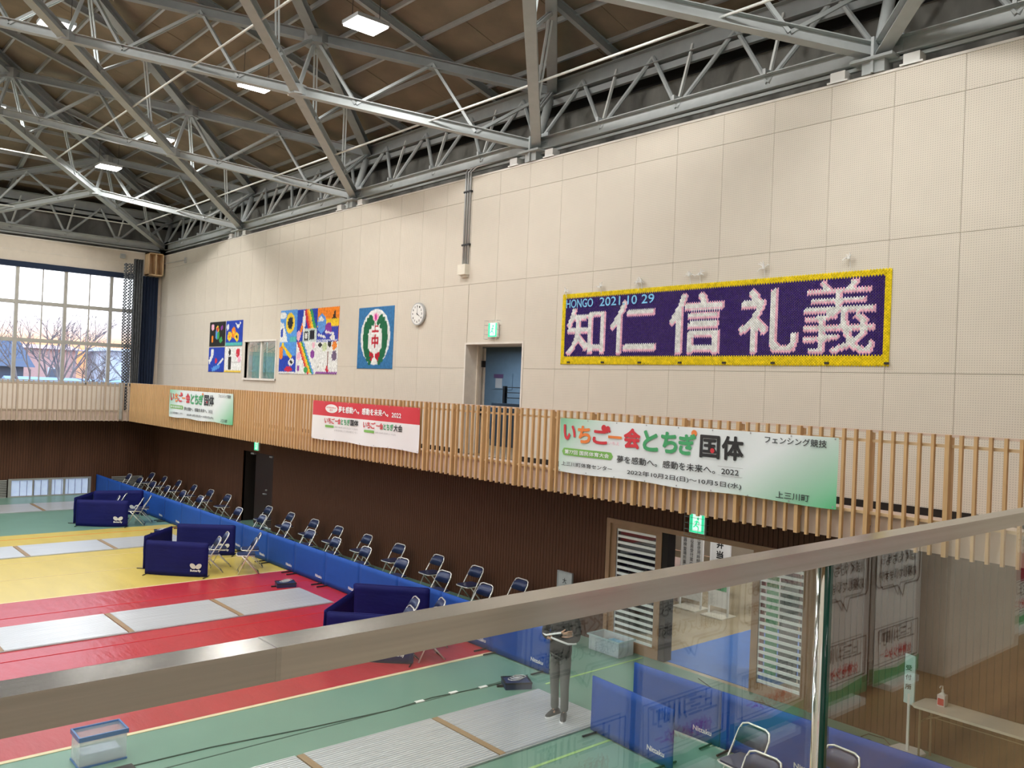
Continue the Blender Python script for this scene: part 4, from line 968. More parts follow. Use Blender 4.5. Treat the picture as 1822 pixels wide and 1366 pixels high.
for k, (x, y) in enumerate(((16.5, 12.2), (16.6, 11.4), (16.0, 13.2))): chair(x, y, 1.2+k, 'folding chair in the lobby left of the sign boards, %s' % ('nearest the doorway', 'in the middle', 'furthest back')[k], 'folding chairs in the lobby')
solo('lobby_table', MB().box(15.0, 15.9, 11.3, 12.6, .7, .74).box(15.02, 15.06, 11.35, 12.55, 0, .7).box(15.84, 15.88, 11.35, 12.55, 0, .7), mat('pinkish_table', (.55, .40, .36)), 'pinkish table with folded chairs behind it at the left of the lobby', 'table', None, (15.4, 12, 0))
for yy0, yy1, mm, nm in ((7.36, 7.56, M['greenp'], 'green'), (7.60, 7.80, mat('maroon_poster', (.16, .03, .035)), 'maroon'), (7.0, 7.32, mat('slate_filler', (.05, .055, .06)), 'added dark grey'), (6.72, 6.96, mat('brown_filler', (.10, .05, .05)), 'added brownish')):  # slate and brown boards are added to darken the view behind the slats
    solo('lobby_poster', MB().box(12.35, 12.38, yy0, yy1, 0, 2.0), mm, '%s upright display board behind the right louvred door' % nm, 'poster', None, (12.36, (yy0+yy1)/2, 0))

solo('lobby_dark_backing', MB().box(12.6, 12.64, 10.02, 11.35, 0, 2.1).box(12.5, 12.74, 10.1, 10.14, 0, .03).box(12.5, 12.74, 11.2, 11.24, 0, .03), mat('charcoal_backing', (.03, .03, .035), .8), 'dark backing added to deepen the darkness behind the left louvred door', 'screen', None, (12.62, 10.7, 0))  # added dark sheet, gives the gloom seen between the louvre slats

# ------------------------------------------------------------------ exit signs
def exit_sign(x, y, z, w, h, lab, cage=False):
    t = thing('exit_sign', lab, 'sign', (x, y, z))
    part('case', MB().box(x-.06, x-.01, y-w/2, y+w/2, z-h/2, z+h/2), M['white'], t)
    f = frame_x(y+w/2, z-h/2, x-.061)
    mb = MB(); shape(mb, f, [(0.01, .01), (w-.01, .01), (w-.01, h-.01), (.01, h-.01)], .002); part('lit_face', mb, M['exitw'], t)
    mb = MB(); shape(mb, f, [(.01, .01), (w*.24, .01), (w*.24, h-.01), (.01, h-.01)], .004); shape(mb, f, [(w*.80, .01), (w-.01, .01), (w-.01, h-.01), (w*.80, h-.01)], .004)
    shape(mb, f, [(w*.24, .01), (w*.8, .01), (w*.8, h*.12), (w*.24, h*.12)], .004)
    c = w*.5      # running figure
    shape(mb, f, ell(c+.02, h*.76, .022, .022, 10), .004)
    for a, b_, cc, d, th in ((c+.01, h*.66, c-.02, h*.42, .03), (c-.02, h*.42, c-.065, h*.30, .02), (c-.02, h*.42, c+.035, h*.32, .02), (c+.035, h*.32, c+.03, h*.18, .018), (c, h*.64, c-.05, h*.56, .014), (c+.01, h*.64, c+.06, h*.52, .014)):
        d_ = Vector((cc-a, d-b_)); nn = Vector((-d_.y, d_.x)).normalized()*th/2
        shape(mb, f, [(a+nn.x, b_+nn.y), (cc+nn.x, d+nn.y), (cc-nn.x, d-nn.y), (a-nn.x, b_-nn.y)], .004)
    part('pictogram', mb, M['exitg'], t)
    if cage:
        for k in range(5): part('guard_wire', MB().tube([(x-.02, y-w/2-.05, z-h/2-.04+k*(h+.08)/4), (x-.12, y-w/2-.05, z-h/2-.04+k*(h+.08)/4), (x-.12, y+w/2+.05, z-h/2-.04+k*(h+.08)/4), (x-.02, y+w/2+.05, z-h/2-.04+k*(h+.08)/4)], .003, 4), M['galv'], t)
        for k in range(4): yy = y-w/2-.05+k*(w+.1)/3; part('guard_wire', MB().tube([(x-.12, yy, z-h/2-.04), (x-.12, yy, z+h/2+.04)], .003, 4), M['galv'], t)
    return t
exit_sign(XW, 8.23, 2.39, .30, .31, 'lit green exit sign in a wire guard above the wide lower opening', True)
exit_sign(XW, 24.38, 2.42, .30, .30, 'lit green exit sign above the dark lower door')
exit_sign(XW-.01, 13.5, 5.63, .30, .30, 'lit green exit sign above the upper gallery door', True)

# ------------------------------------------------------------------ clock, conduits
t = thing('wall_clock', 'round white wall clock with a silver rim beside the blue emblem picture', 'clock', (XW-.03, 16.22, 6.07))
def disc(x0, x1, r, mb=None, k=32):
    mb = mb or MB(); return mb.tube([(x0, 16.22, 6.07), (x1, 16.22, 6.07)], r, k)
part('case', disc(XW-.02, XW-.07, .262), M['galv'], t); part('dial', disc(XW-.07, XW-.074, .235), M['white'], t)
f = frame_x(16.22, 6.07, XW-.075); mb = MB()
for k in range(1, 13):
    a = PI/2-2*PI*k/12; txt(mb, f, str(k), .18*math.cos(a)-.02, .18*math.cos(a)+.02, .18*math.sin(a)-.024, .18*math.sin(a)+.024, .001, .03)
part('numerals', mb, M['blackt'], t)
mb = MB()
for a, L, w_ in ((PI/2-2*PI*4.0/12, .12, .012), (PI/2, .19, .008)):
    c, s2 = math.cos(a), math.sin(a); shape(mb, f, [(-s2*w_-c*.03, c*w_-s2*.03), (s2*w_-c*.03, -c*w_-s2*.03), (c*L+s2*w_*.4, s2*L-c*w_*.4), (c*L-s2*w_*.4, s2*L+c*w_*.4)], .003)
part('hands', mb, M['blackt'], t)
t = thing('wall_conduit', 'three grey conduits running down the wall into a beige box left of the big tapestry', 'conduit', (XW, 14.55, 7))
for k, yy in enumerate((14.64, 14.56, 14.48)): part('pipe', MB().tube([(XW-.03, yy, 7.05), (XW-.03, yy, 9.06), (XW+.0, yy-.08*k, 9.16), (XW+.1, yy-.5-.1*k, 9.2)], .021, 8), M['galv'], t, smooth=True)
for z in (7.5, 8.65): part('clip', MB().box(XW-.055, XW, 14.43, 14.69, z-.02, z+.02), M['blackp'], t)
part('junction_box', MB().box(XW-.13, XW, 14.44, 14.70, 6.85, 7.07).box(XW-.05, XW, 14.46, 14.68, 6.80, 6.85), M['tabletop'], t)

# ------------------------------------------------------------------ stitched pictures (folded plastic tiles)
class Canvas:
    def __init__(s, w, h, bgc): s.w = w; s.h = h; s.bg = bgc; s.layers = []
    def poly(s, pts, c): s.layers.append(([ (pts[0], pts[i], pts[i+1]) for i in range(1, len(pts)-1)], c)); return s
    def rect(s, a, b, c_, d, c): return s.poly([(a, b), (c_, b), (c_, d), (a, d)], c)
    def ell(s, cu, cv, ru, rv, c, rot=0): return s.poly(ell(cu, cv, ru, rv, 16, rot), c)
    def line(s, a, b, c_, d, w, c):
        v = Vector((c_-a, d-b)); nn = Vector((-v.y, v.x)).normalized()*w/2
        return s.poly([(a+nn.x, b+nn.y), (c_+nn.x, d+nn.y), (c_-nn.x, d-nn.y), (a-nn.x, b-nn.y)], c)
    def text(s, st, u0, u1, v0, v1, c, bold=.02, shade=None):
        vs, fs = glyphs(st); T = []; d = bold*(v1-v0)
        for ox, oy in ((0, 0), (-d, 0), (d, 0), (0, -d), (0, d), (-d, -d), (d, d)):
            P = [(u0+d+(u1-u0-2*d)*x+ox, v0+d+(v1-v0-2*d)*y+oy) for x, y in vs]
            for f in fs:
                for i in range(1, len(f)-1): T.append((P[f[0]], P[f[i]], P[f[i+1]]))
        s.layers.append((T, c, shade)); return s
    def raster(s, cw, rh):
        nx = int(round(s.w/cw)); ny = int(round(s.h/rh)); cw = s.w/nx; rh = s.h/ny
        g = [[s.bg]*ny for _ in range(nx)]
        def inside(T, fn):
            for (a, b, c) in T:
                ax, ay = a; bx_, by = b; cx_, cy_ = c
                d = (bx_-ax)*(cy_-ay)-(cx_-ax)*(by-ay)
                if abs(d) < 1e-12: continue
                i0 = max(0, int(min(ax, bx_, cx_)/cw)-1); i1 = min(nx-1, int(max(ax, bx_, cx_)/cw)+1)
                j0 = max(0, int(min(ay, by, cy_)/rh)-1); j1 = min(ny-1, int(max(ay, by, cy_)/rh)+1)
                for i in range(i0, i1+1):
                    x = (i+.5)*cw
                    for j in range(j0, j1+1):
                        y = (j+.5+(.5 if i % 2 else 0)-.25)*rh
                        l1 = ((bx_-x)*(cy_-y)-(cx_-x)*(by-y))/d; l2 = ((cx_-x)*(ay-y)-(ax-x)*(cy_-y))/d
                        if l1 >= -1e-6 and l2 >= -1e-6 and l1+l2 <= 1+1e-6: fn(i, j)
        for L in s.layers:
            T, c = L[0], L[1]; sh = L[2] if len(L) > 2 else None
            if sh is None: inside(T, lambda i, j: g[i].__setitem__(j, c))
            else:
                S_ = set(); inside(T, lambda i, j: S_.add((i, j)))
                for (i, j) in S_:
                    edge = ((i+1, j) not in S_) or ((i+2, j) not in S_) or ((i, j-1) not in S_)
                    g[i][j] = sh if edge else c
        return g, nx, ny, cw, rh
PAL = {}
def pcol(c):
    if c not in PAL: PAL[c] = mat('plastic_%02d' % len(PAL), c, .5, noise=.22, nscale=18, spec=.25)
    return PAL[c]
def stitched(name, label, cv, fr, cat='picture', group=None, cw=.026, rh=.036):
    g, nx, ny, cw, rh = cv.raster(cw, rh)
    t = thing(name, label, cat, tuple(fr.p(cv.w/2, 0, 0)), group)
    mb = MB(); P = [fr.p(a, b, c) for c in (0, .012) for a, b in ((0, 0), (cv.w, 0), (cv.w, cv.h), (0, cv.h))]
    mb.add(P, [(3, 2, 1, 0), (4, 5, 6, 7), (0, 1, 5, 4), (1, 2, 6, 5), (2, 3, 7, 6), (3, 0, 4, 7)]); part('backing', mb, pcol(cv.bg), t)
    cols = []; mb = MB()
    for i in range(nx):
        for j in range(ny):
            c = g[i][j]
            if c not in cols: cols.append(c)
            x = (i+.5)*cw; y = (j+.5+(.25 if i % 2 else -.25))*rh; hw = cw*.52; hh = rh*.98; d = .016+random.uniform(0, .004)
            mb.add([fr.p(x-hw, y-hh*.4, .013), fr.p(x, y-hh*.75, .013), fr.p(x+hw, y-hh*.4, .013), fr.p(x+hw, y+hh*.3, .013), fr.p(x, y+hh*.7, .013), fr.p(x-hw, y+hh*.3, .013), fr.p(x, y, d+.008)],
                   [(0, 1, 6), (1, 2, 6), (2, 3, 6), (3, 4, 6), (4, 5, 6), (5, 0, 6)], cols.index(c))
    part('stitches', mb, [pcol(c) for c in cols], t, kind='stuff'); return t
PURP = (.028, .006, .15); YEL = (.80, .62, .01); WHT = (.78, .80, .80); PNK = (.85, .48, .62); SKY = (.22, .55, .85)
cv = Canvas(6.27, 1.31, YEL); cv.rect(.085, .13, 6.19, 1.225, PURP)
for c, a in (('知', (.13, 1.13, .15, 1.04)), ('仁', (1.22, 2.29, .15, 1.13)), ('信', (2.54, 3.63, .15, 1.18)), ('礼', (3.90, 4.93, .15, 1.17)), ('義', (4.99, 6.08, .15, 1.22))):
    cv.text(c, *a, WHT, .012 if c == '義' else .028, PNK)
fr = frame_x(11.53, 4.94, XW)
tp = stitched('tapestry', 'long purple tapestry with a yellow border and five huge white characters', cv, fr, 'tapestry', cw=.022, rh=.040)
mb = MB()
for s_, a, b_ in (('HONGO', .11, .80), ('2021.10', .96, 1.84), ('29', 1.94, 2.22)): txt(mb, fr, s_, a, b_, 1.045, 1.205, .028, .02)
part('lettering', mb, pcol(SKY), tp)
for k, (px_y, zz) in enumerate(((11.43, 6.30), (10.55, 6.33), (9.68, 6.36), (9.60, 6.37), (8.58, 6.40), (8.38, 6.40), (7.2, 6.41), (5.85, 6.44))):
    mb = MB(); c = Vector((XW-.04, px_y, zz)); rnd = random.Random(k)
    mb.tube([c+Vector((.03, 0, -.14)), c], .006, 5)
    for q in range(6):
        a = rnd.uniform(-.4, PI+.4); L = rnd.uniform(.06, .13); mb.tube([c, c+Vector((-.02, math.cos(a)*L*.6, math.sin(a)*L*.6+.01)), c+Vector((-.03, math.cos(a)*L, math.sin(a)*L-.01))], [.010, .008, .004], 5)
    mb.tube([c+Vector((-.02, 0, -.02)), c+Vector((-.02, 0, .02))], .02, 7)
    solo('cord_knot', mb, M['white'], 'white cord knot above the purple tapestry, %s from its left end' % ORD[k].replace('nearest', 'first'), 'cord', 'cord knots above the tapestry', tuple(c))
for k in range(8): part('clip', MB().box(XW-.045, XW-.02, 11.3-.86*k-.03, 11.3-.86*k+.03, 4.955, 4.985), M['blackp'], tp)
# emblem picture
BL = (.04, .19, .42); GRN = (.012, .15, .06); RED = (.50, .01, .03)
cv = Canvas(1.60, 1.52, BL); cv.ell(.80, .78, .68, .70, WHT)
for sg in (-1, 1):
    for k in range(9):
        a = -1.15+.29*k; cx_ = .80+sg*.50*math.cos(a)*.95; cy_ = .72+.50*math.sin(a)*1.05
        cv.ell(cx_, cy_, .085, .17, GRN, sg*(-.1-.25*(k-3)*.5))
    cv.ell(.80+sg*.43, .74, .12, .42, GRN, sg*-.06)
cv.ell(.80, 1.27, .13, .11, PNK).ell(.80, 1.27, .05, .09, (.60, .05, .35))
cv.text('上', .64, .96, .90, 1.15, RED, .04).text('中', .64, .96, .50, .84, RED, .04)
cv.poly([(.58, .42), (.80, .34), (.58, .28)], RED).poly([(1.02, .42), (.80, .34), (1.02, .28)], RED).line(.76, .33, .62, .20, .08, RED).line(.84, .33, .98, .20, .08, RED)
stitched('wall_picture', 'blue stitched picture with a white wreath emblem and red characters', cv, frame_x(18.87, 4.80, XW), cw=.026, rh=.034)
# ten smaller picture tiles
K = (.02, .02, .02); B1 = (.02, .06, .45); B2 = (.10, .32, .75); OR = (.85, .25, .02); Y2 = (.85, .60, .03); G2 = (.05, .35, .10); PU = (.25, .04, .35); R1 = (.60, .02, .05); TQ = (.10, .50, .48)
def tile(label, y0, z0, w, h, cv): stitched('wall_picture', label, cv, frame_x(y0, z0, XW), 'picture', 'stitched picture tiles on the wall', cw=.045, rh=.05)
def C(w, h, b_): return Canvas(w, h, b_)
w, h = 1.27, .80
cv = C(w, h, K); cv.ell(.65, .45, .14, .22, Y2).ell(.6, .38, .12, .15, B2).ell(.72, .35, .10, .14, G2).ell(.25, .62, .13, .1, PNK).ell(.25, .25, .09, .12, OR).ell(.95, .2, .12, .1, G2).ell(.65, .55, .08, .08, R1).ell(1.0, .6, .1, .08, PU)
tile('black stitched tile with bright fruit, top left of the left four', 28.44, 5.47, w, .88, cv)
cv = C(w, h, B1); cv.ell(.95, .62, .12, .06, WHT).line(.9, .62, .72, .72, .06, WHT).line(.98, .62, 1.12, .75, .06, WHT).ell(.3, .3, .17, .15, Y2).ell(.6, .42, .17, .17, OR).ell(.85, .28, .17, .15, Y2).ell(.3, .3, .06, .06, OR).ell(.6, .42, .06, .06, Y2).ell(.85, .28, .06, .06, K).rect(0, 0, w, .1, TQ).ell(.15, .6, .09, .1, WHT)
tile('blue stitched tile with sunflowers and white bird, left four', 27.10, 5.47, w, .86, cv)
cv = C(w, h, B1); cv.ell(.3, .66, .12, .1, WHT).line(.05, .3, .35, .6, .16, WHT).line(.6, .1, 1.2, .45, .10, WHT).line(.3, .05, .95, .2, .14, B2).ell(.62, .36, .1, .09, R1)
tile('deep blue stitched tile with white streaks and red spot, left four', 28.44, 4.62, w, .82, cv)
cv = C(w, h, WHT); cv.rect(.25, .08, .48, .5, K).ell(.37, .64, .08, .12, K).ell(1.0, .62, .16, .14, R1).ell(1.12, .42, .12, .12, PNK).line(.55, .32, 1.2, .3, .02, (.5, .5, .5)).line(.8, .4, .95, .6, .02, (.5, .5, .5)).rect(0, 0, w, .06, Y2)
tile('white stitched tile with dark upright shape and red balloons, left four', 27.10, 4.62, w, .82, cv)
w = 1.02; h = .92
cv = C(w, h, B2); cv.ell(.62, .55, .28, .3, Y2).ell(.62, .55, .16, .18, K).poly([(0, 0), (.5, 0), (.2, .55), (0, .6)], WHT).ell(.15, .78, .2, .1, WHT).ell(.12, .28, .08, .14, B1).rect(.6, 0, w, .15, TQ)
tile('stitched tile with one big sunflower, top left of the right six', 23.22, 5.52, w, .90, cv)
cv = C(1.15, h, B1); cv.line(.1, .1, .55, .88, .12, OR).line(.45, .92, .8, .15, .12, R1).line(.55, .92, .92, .15, .1, OR).line(.65, .92, 1.0, .2, .1, Y2).line(.78, .92, 1.1, .25, .12, G2).rect(.35, 0, 1.15, .38, (.6, .7, .68)).ell(.4, .6, .08, .3, WHT).rect(.45, .05, .65, .3, K).rect(.75, .08, 1.0, .33, K).rect(.5, .1, .6, .25, WHT).ell(.1, .2, .12, .14, PNK)
tile('stitched tile with a rainbow over grey steps, right six', 22.18, 5.50, 1.15, .93, cv)
cv = C(1.15, h, OR); cv.rect(0, .40, 1.15, .62, Y2).rect(0, 0, 1.15, .40, B1).ell(.25, .5, .24, .26, B2).ell(.62, .36, .18, .16, PU).line(.05, .2, .5, .12, .07, WHT).line(.45, .28, .95, .2, .06, WHT).ell(.85, .12, .14, .07, WHT).ell(.2, .62, .14, .07, WHT).poly([(.8, .62), (1.0, .62), (.95, .85)], K)
tile('orange and blue stitched tile of rolling water, right six', 21.02, 5.50, 1.15, .97, cv)
cv = C(w, h, B1); cv.rect(0, .5, w, h, B2).line(.15, .85, .75, .45, .12, Y2).ell(.1, .6, .14, .2, OR).ell(.75, .33, .18, .1, WHT).ell(.75, .33, .08, .05, K).ell(.6, .13, .26, .07, R1).rect(0, 0, w, .04, WHT)
tile('blue stitched tile with yellow sweep and red car, right six', 23.22, 4.62, w, .88, cv)
cv = C(1.15, h, WHT)
for k, c in enumerate((R1, OR, Y2, G2, B2)): cv.line(.05+.08*k, .92, .72+.08*k, 0, .07, c)
cv.ell(.15, .5, .11, .12, PNK).ell(.95, .55, .11, .12, PU).ell(1.0, .8, .08, .08, PNK).ell(.15, .15, .08, .09, PU).ell(.6, .12, .12, .1, G2)
tile('white stitched tile with diagonal rainbow and flowers, right six', 22.18, 4.62, 1.15, .86, cv)
cv = C(1.15, h, WHT); cv.ell(.2, .78, .1, .07, K).ell(.45, .72, .14, .12, (.55, .65, .40)).ell(.72, .8, .1, .08, K).ell(.98, .76, .12, .12, OR).ell(.98, .48, .13, .14, (.15, .1, .2)).rect(.60, .08, .65, .6, (.2, .08, .06)).ell(.62, .1, .07, .1, R1).line(.05, .1, .35, .4, .02, (.5, .5, .5)).rect(0, 0, 1.15, .05, PU)
tile('white stitched tile with dark blossoms and slim stem, right six', 21.02, 4.64, 1.15, .84, cv)

# ------------------------------------------------------------------ cloth banners on the railing
def gradient_mat(name, a, b_, L, H, red_top=None):
    m = bpy.data.materials.new(name); m.use_nodes = True; n = m.node_tree; b = n.nodes['Principled BSDF']; b.inputs['Roughness'].default_value = .55
    t = n.nodes.new('ShaderNodeTexCoord'); s = n.nodes.new('ShaderNodeSeparateXYZ'); n.links.new(t.outputs['UV'], s.inputs[0])
    def mt(op, x, y=None, v=None, w=None):
        q = n.nodes.new('ShaderNodeMath'); q.operation = op; q.use_clamp = False; n.links.new(x, q.inputs[0])
        if y is not None: n.links.new(y, q.inputs[1])
        if v is not None: q.inputs[1].default_value = v
        if w is not None: q.inputs[2].default_value = w
        return q
    U, Vv = s.outputs['X'], s.outputs['Y']
    if red_top is None:
        # green print strongest at the upper left and lower right corners
        q1 = mt('MULTIPLY_ADD', U, v=-3.2, w=.22); q2 = mt('MULTIPLY_ADD', Vv, v=.62, w=0); c1 = mt('ADD', q1.outputs[0], q2.outputs[0])
        q3 = mt('MULTIPLY_ADD', U, v=2.6, w=-1.95); q4 = mt('MULTIPLY_ADD', Vv, v=-.75, w=.38); c2 = mt('ADD', q3.outputs[0], q4.outputs[0])
        mx = mt('MAXIMUM', c1.outputs[0], c2.outputs[0]); mx.use_clamp = True
        fac = mx.outputs[0]
    else:
        fac = mt('GREATER_THAN', Vv, v=red_top).outputs[0]
    mix = n.nodes.new('ShaderNodeMix'); mix.data_type = 'RGBA'; mix.inputs[6].default_value = (*a, 1); mix.inputs[7].default_value = (*b_, 1)
    n.links.new(fac, mix.inputs[0]); n.links.new(mix.outputs[2], b.inputs['Base Color']); return m
def banner(label, fr, L, H, m, warp, nx=110, nz=14):
    t = thing('cloth_banner', label, 'banner', tuple(fr.p(L/2, 0, 0)), 'cloth banners on the slatted railing')
    vs = []; uv = []
    for j in range(nz+1):
        for i in range(nx+1):
            a, b_ = L*i/nx, H*j/nz; bb = b_ + (-.012*math.sin(a*3.1) if j == 0 else 0); vs.append(fr.p(a, bb, warp(a, b_))-Vector(base(t))); uv.append((i/nx, j/nz))
    fs = [(j*(nx+1)+i, j*(nx+1)+i+1, (j+1)*(nx+1)+i+1, (j+1)*(nx+1)+i) for j in range(nz) for i in range(nx)]
    me = bpy.data.meshes.new('cloth'); me.from_pydata(vs, [], fs); l = me.uv_layers.new(name='uv')
    for lp in me.loops: l.data[lp.index].uv = uv[lp.vertex_index]
    me.materials.append(m); me.polygons.foreach_set('use_smooth', [True]*len(fs)); link('cloth', me, t)
    hem = MB()
    for a in [L*k/8 for k in range(9)]:
        for b_ in (.02, H-.02): shape(hem, fr, ell(a*.985+.03, b_, .012, .012, 8), .006, 0, warp)
    part('eyelet', hem, M['greyp'], t, kind='stuff')
    return t
def let(t, fr, items, m, warp, bold=.02):
    for s_, a, b_, c, d in items:
        mb = MB(); txt(mb, fr, s_, a, b_, c, d, .012, bold, warp=warp); part('lettering', mb, m, t)
def wp(sd):
    def f(a, b): return .024+.009*math.sin(a*2.1+sd+b*1.5)+.006*math.sin(a*5.3-b*4+sd*2)+.002*math.sin(a*9+b*7)
    return f
gm = gradient_mat('green_edged_banner', (.74, .78, .80), (.10, .48, .22), 1, 1)
def green_banner(label, Y0, z0, L, H, sd, kind):
    fr = frame_x(Y0, z0, XG-.055); w_ = wp(sd); t = banner(label, fr, L, H, gm, w_)
    sx, sy = L/4.85, H/.87
    S = lambda its: [(s_, a*sx, b_*sx, c*sy, d*sy) for s_, a, b_, c, d in its]
    let(t, fr, S([('い', .09, .38, .52, .77), ('ご', .75, 1.12, .50, .76), ('会', 1.38, 1.72, .48, .79)]), M['redp'], w_, .045)
    let(t, fr, S([('ち', .42, .71, .49, .77), ('一', 1.07, 1.34, .61, .65)]), M['orangep'], w_, .045)
    let(t, fr, S([('と', 1.77, 2.06, .47, .78), ('ち', 2.11, 2.41, .47, .78), ('ぎ', 2.43, 2.74, .47, .78)]), M['greenp'], w_, .045)
    let(t, fr, S([('国', 2.81, 3.15, .46, .78), ('体', 3.18, 3.52, .46, .79)]), M['blackt'], w_, .032)
    mb = MB()
    for (a, b_, r) in ((.98, .76, .05), (1.06, .75, .045), (3.03, .57, .035)): shape(mb, fr, ell(a*sx, b_*sy, r*sx, r*sy), .015, 0, w_)
    part('berry_mark', mb, M['redp'], t)
    mb = MB(); shape(mb, fr, ell(2.70*sx, .79*sy, .05*sx, .045*sy), .012, 0, w_); part('ball_mark', mb, M['orangep'], t)
    mb = MB(); pill(mb, fr, .07*sx, 1.18*sx, .27*sy, .39*sy, .006, w_); part('pill', mb, M['limep'], t)
    let(t, fr, S([('第77回 国民体育大会', .14, 1.10, .295, .365)]), M['print'], w_, .02)
    let(t, fr, S([('いちえ', 1.08, 1.30, .51, .56)]), M['pinkp'], w_, .0)
    let(t, fr, S([('上三川町体育センター', .08, 1.18, .10, .17), ('夢を感動へ。感動を未来へ。', 1.27, 3.08, .25, .36), ('2022', 3.18, 3.46, .265, .34), ('2022年10月2日(日)～10月5日(水)', 1.49, 3.51, .08, .165), ('フェンシング競技', 3.83, 4.70, .735, .83), ('上三川町', 4.03, 4.49, .04, .13)]), M['blackt'], w_, .012)
    mb = MB()
    for v in (.245, .365): shape(mb, fr, [(3.12*sx, v*sy), (3.52*sx, v*sy), (3.52*sx, (v+.004)*sy), (3.12*sx, (v+.004)*sy)], .010, 0, w_)
    part('rule_line', mb, M['greyp'], t)
    return t
green_banner('large white and green cloth banner hanging nearest, at the right of the railing', 10.05, 3.105, 4.85, .875, .3, 0)
green_banner('small-looking white and green cloth banner at the far left of the railing', 28.0, 3.11, 4.95, .87, 2.1, 1)
fr = frame_x(18.5, 3.07, XG-.055); w_ = wp(4.0)
bm = gradient_mat('red_topped_banner', (.80, .80, .82), (.62, .03, .05), 1, 1, .62)
t = banner('red-topped white cloth banner hanging in the middle of the railing', fr, 4.45, .90, bm, w_)
let(t, fr, [('夢を感動へ。感動を未来へ。', 1.25, 3.30, .66, .81), ('2022', 3.42, 3.80, .66, .76)], M['print'], w_, .03)
mb = MB(); shape(mb, fr, ell(.92, .735, .28, .10, 24), .006, 0, w_); part('oval', mb, M['print'], t)
let(t, fr, [('第77回国民体育大会', .70, 1.14, .74, .775), ('栃木', .85, .99, .675, .725)], M['redp'], w_, .0)
let(t, fr, [('いち', .62, .92, .39, .52), ('ご', .94, 1.10, .39, .52), ('一会', 1.12, 1.38, .39, .53), ('いち', 2.32, 2.62, .38, .52), ('ご', 2.64, 2.82, .38, .52), ('一会', 2.84, 3.10, .38, .52)], M['redp'], w_, .03)
let(t, fr, [('とちぎ', 1.40, 1.78, .39, .53), ('とちぎ', 3.12, 3.50, .38, .52)], M['greenp'], w_, .03)
let(t, fr, [('国体', 1.80, 2.12, .39, .53), ('大会', 3.52, 3.86, .37, .52)], M['blackt'], w_, .03)
let(t, fr, [('会期 令和4年10月1日(土)～11日(火)', 1.10, 2.12, .30, .345), ('会 場 栃木県上三川町体育センター', 1.10, 2.12, .225, .27), ('会期 令和4年10月29日(土)～31日(月)', 2.82, 3.62, .28, .325)], M['greyp'], w_, .0)
mb = MB(); pill(mb, fr, .64, 1.06, .295, .35, .008, w_); pill(mb, fr, 2.36, 2.78, .285, .34, .008, w_); part('pill', mb, M['limep'], t)

# ------------------------------------------------------------------ net, curtain, cabinet in the far corner
def drape(name, x0, x1, y, z0, z1, m, label, cat, amp, freq, pinch=None, nx=30, nz=10):
    vs = []; xc = (x0+x1)/2
    for j in range(nz+1):
        v = j/nz; z = z0+(z1-z0)*v; k = 1 if pinch is None else (pinch+(1-pinch)*min(1, v*1.7))
        for i in range(nx+1):
            u = i/nx; vs.append((xc+(x0-xc+(x1-x0)*u)*k, y+amp*math.sin(u*freq*6.28+j*.15), z))
    mb = MB(); mb.add(vs, [(j*(nx+1)+i, j*(nx+1)+i+1, (j+1)*(nx+1)+i+1, (j+1)*(nx+1)+i) for j in range(nz) for i in range(nx)])
    return solo(name, mb, m, label, cat, None, (xc, y, z0), smooth=True)
drape('divider_net', 9.72, 10.12, 32.38, 3.02, 8.42, M['net'], 'grey net hanging at the gallery corner, the paler left bundle', 'net', .05, 5, .45)
drape('divider_net', 10.08, 10.42, 32.45, 3.02, 8.62, mat('dense_net', (.075, .08, .085), .9, noise=.3, nscale=12), 'dense dark grey net bundle at the gallery corner beside the curtain', 'net', .06, 4, .6)
drape('stage_curtain', 10.55, 11.25, 33.25, 3.05, 8.12, M['navycurt'], 'dark blue curtain gathered at the right end of the big window', 'curtain', .06, 6, .75)
drape('curtain_pelmet', -12, 10.6, 33.34, 7.97, 8.16, M['navycurt'], 'dark blue drawn-up blind along the top of the big window', 'blind', .02, 30, None, 120, 1)
t = thing('corner_cabinet', 'open beige wooden box with a divider high in the far corner', 'box', (11.0, 33.0, 8.1))
part('shell', MB().box(10.72, 10.76, 32.9, 33.3, 8.15, 8.99).box(11.24, 11.28, 32.9, 33.3, 8.15, 8.99).box(10.72, 11.28, 32.9, 33.3, 8.95, 8.99).box(10.72, 11.28, 32.9, 33.3, 8.15, 8.19).box(10.72, 11.28, 33.28, 33.32, 8.15, 8.99), M['slatw'], t)
part('divider', MB().box(10.98, 11.02, 32.9, 33.28, 8.19, 8.95), M['slatw'], t)
part('bracket_arm', MB().tube([(11.28, 32.95, 8.62), (11.37, 30.9, 8.62)], .012, 6).box(11.32, 11.38, 30.85, 30.95, 8.5, 8.7), M['galv'], t)
solo('wall_speaker', MB().box(9.86, 10.02, 33.3, 33.42, 8.7, 8.86), M['galv'], 'small grey fitting on the beam above the big window near the net', 'fitting', None, (9.94, 33.36, 8.7))

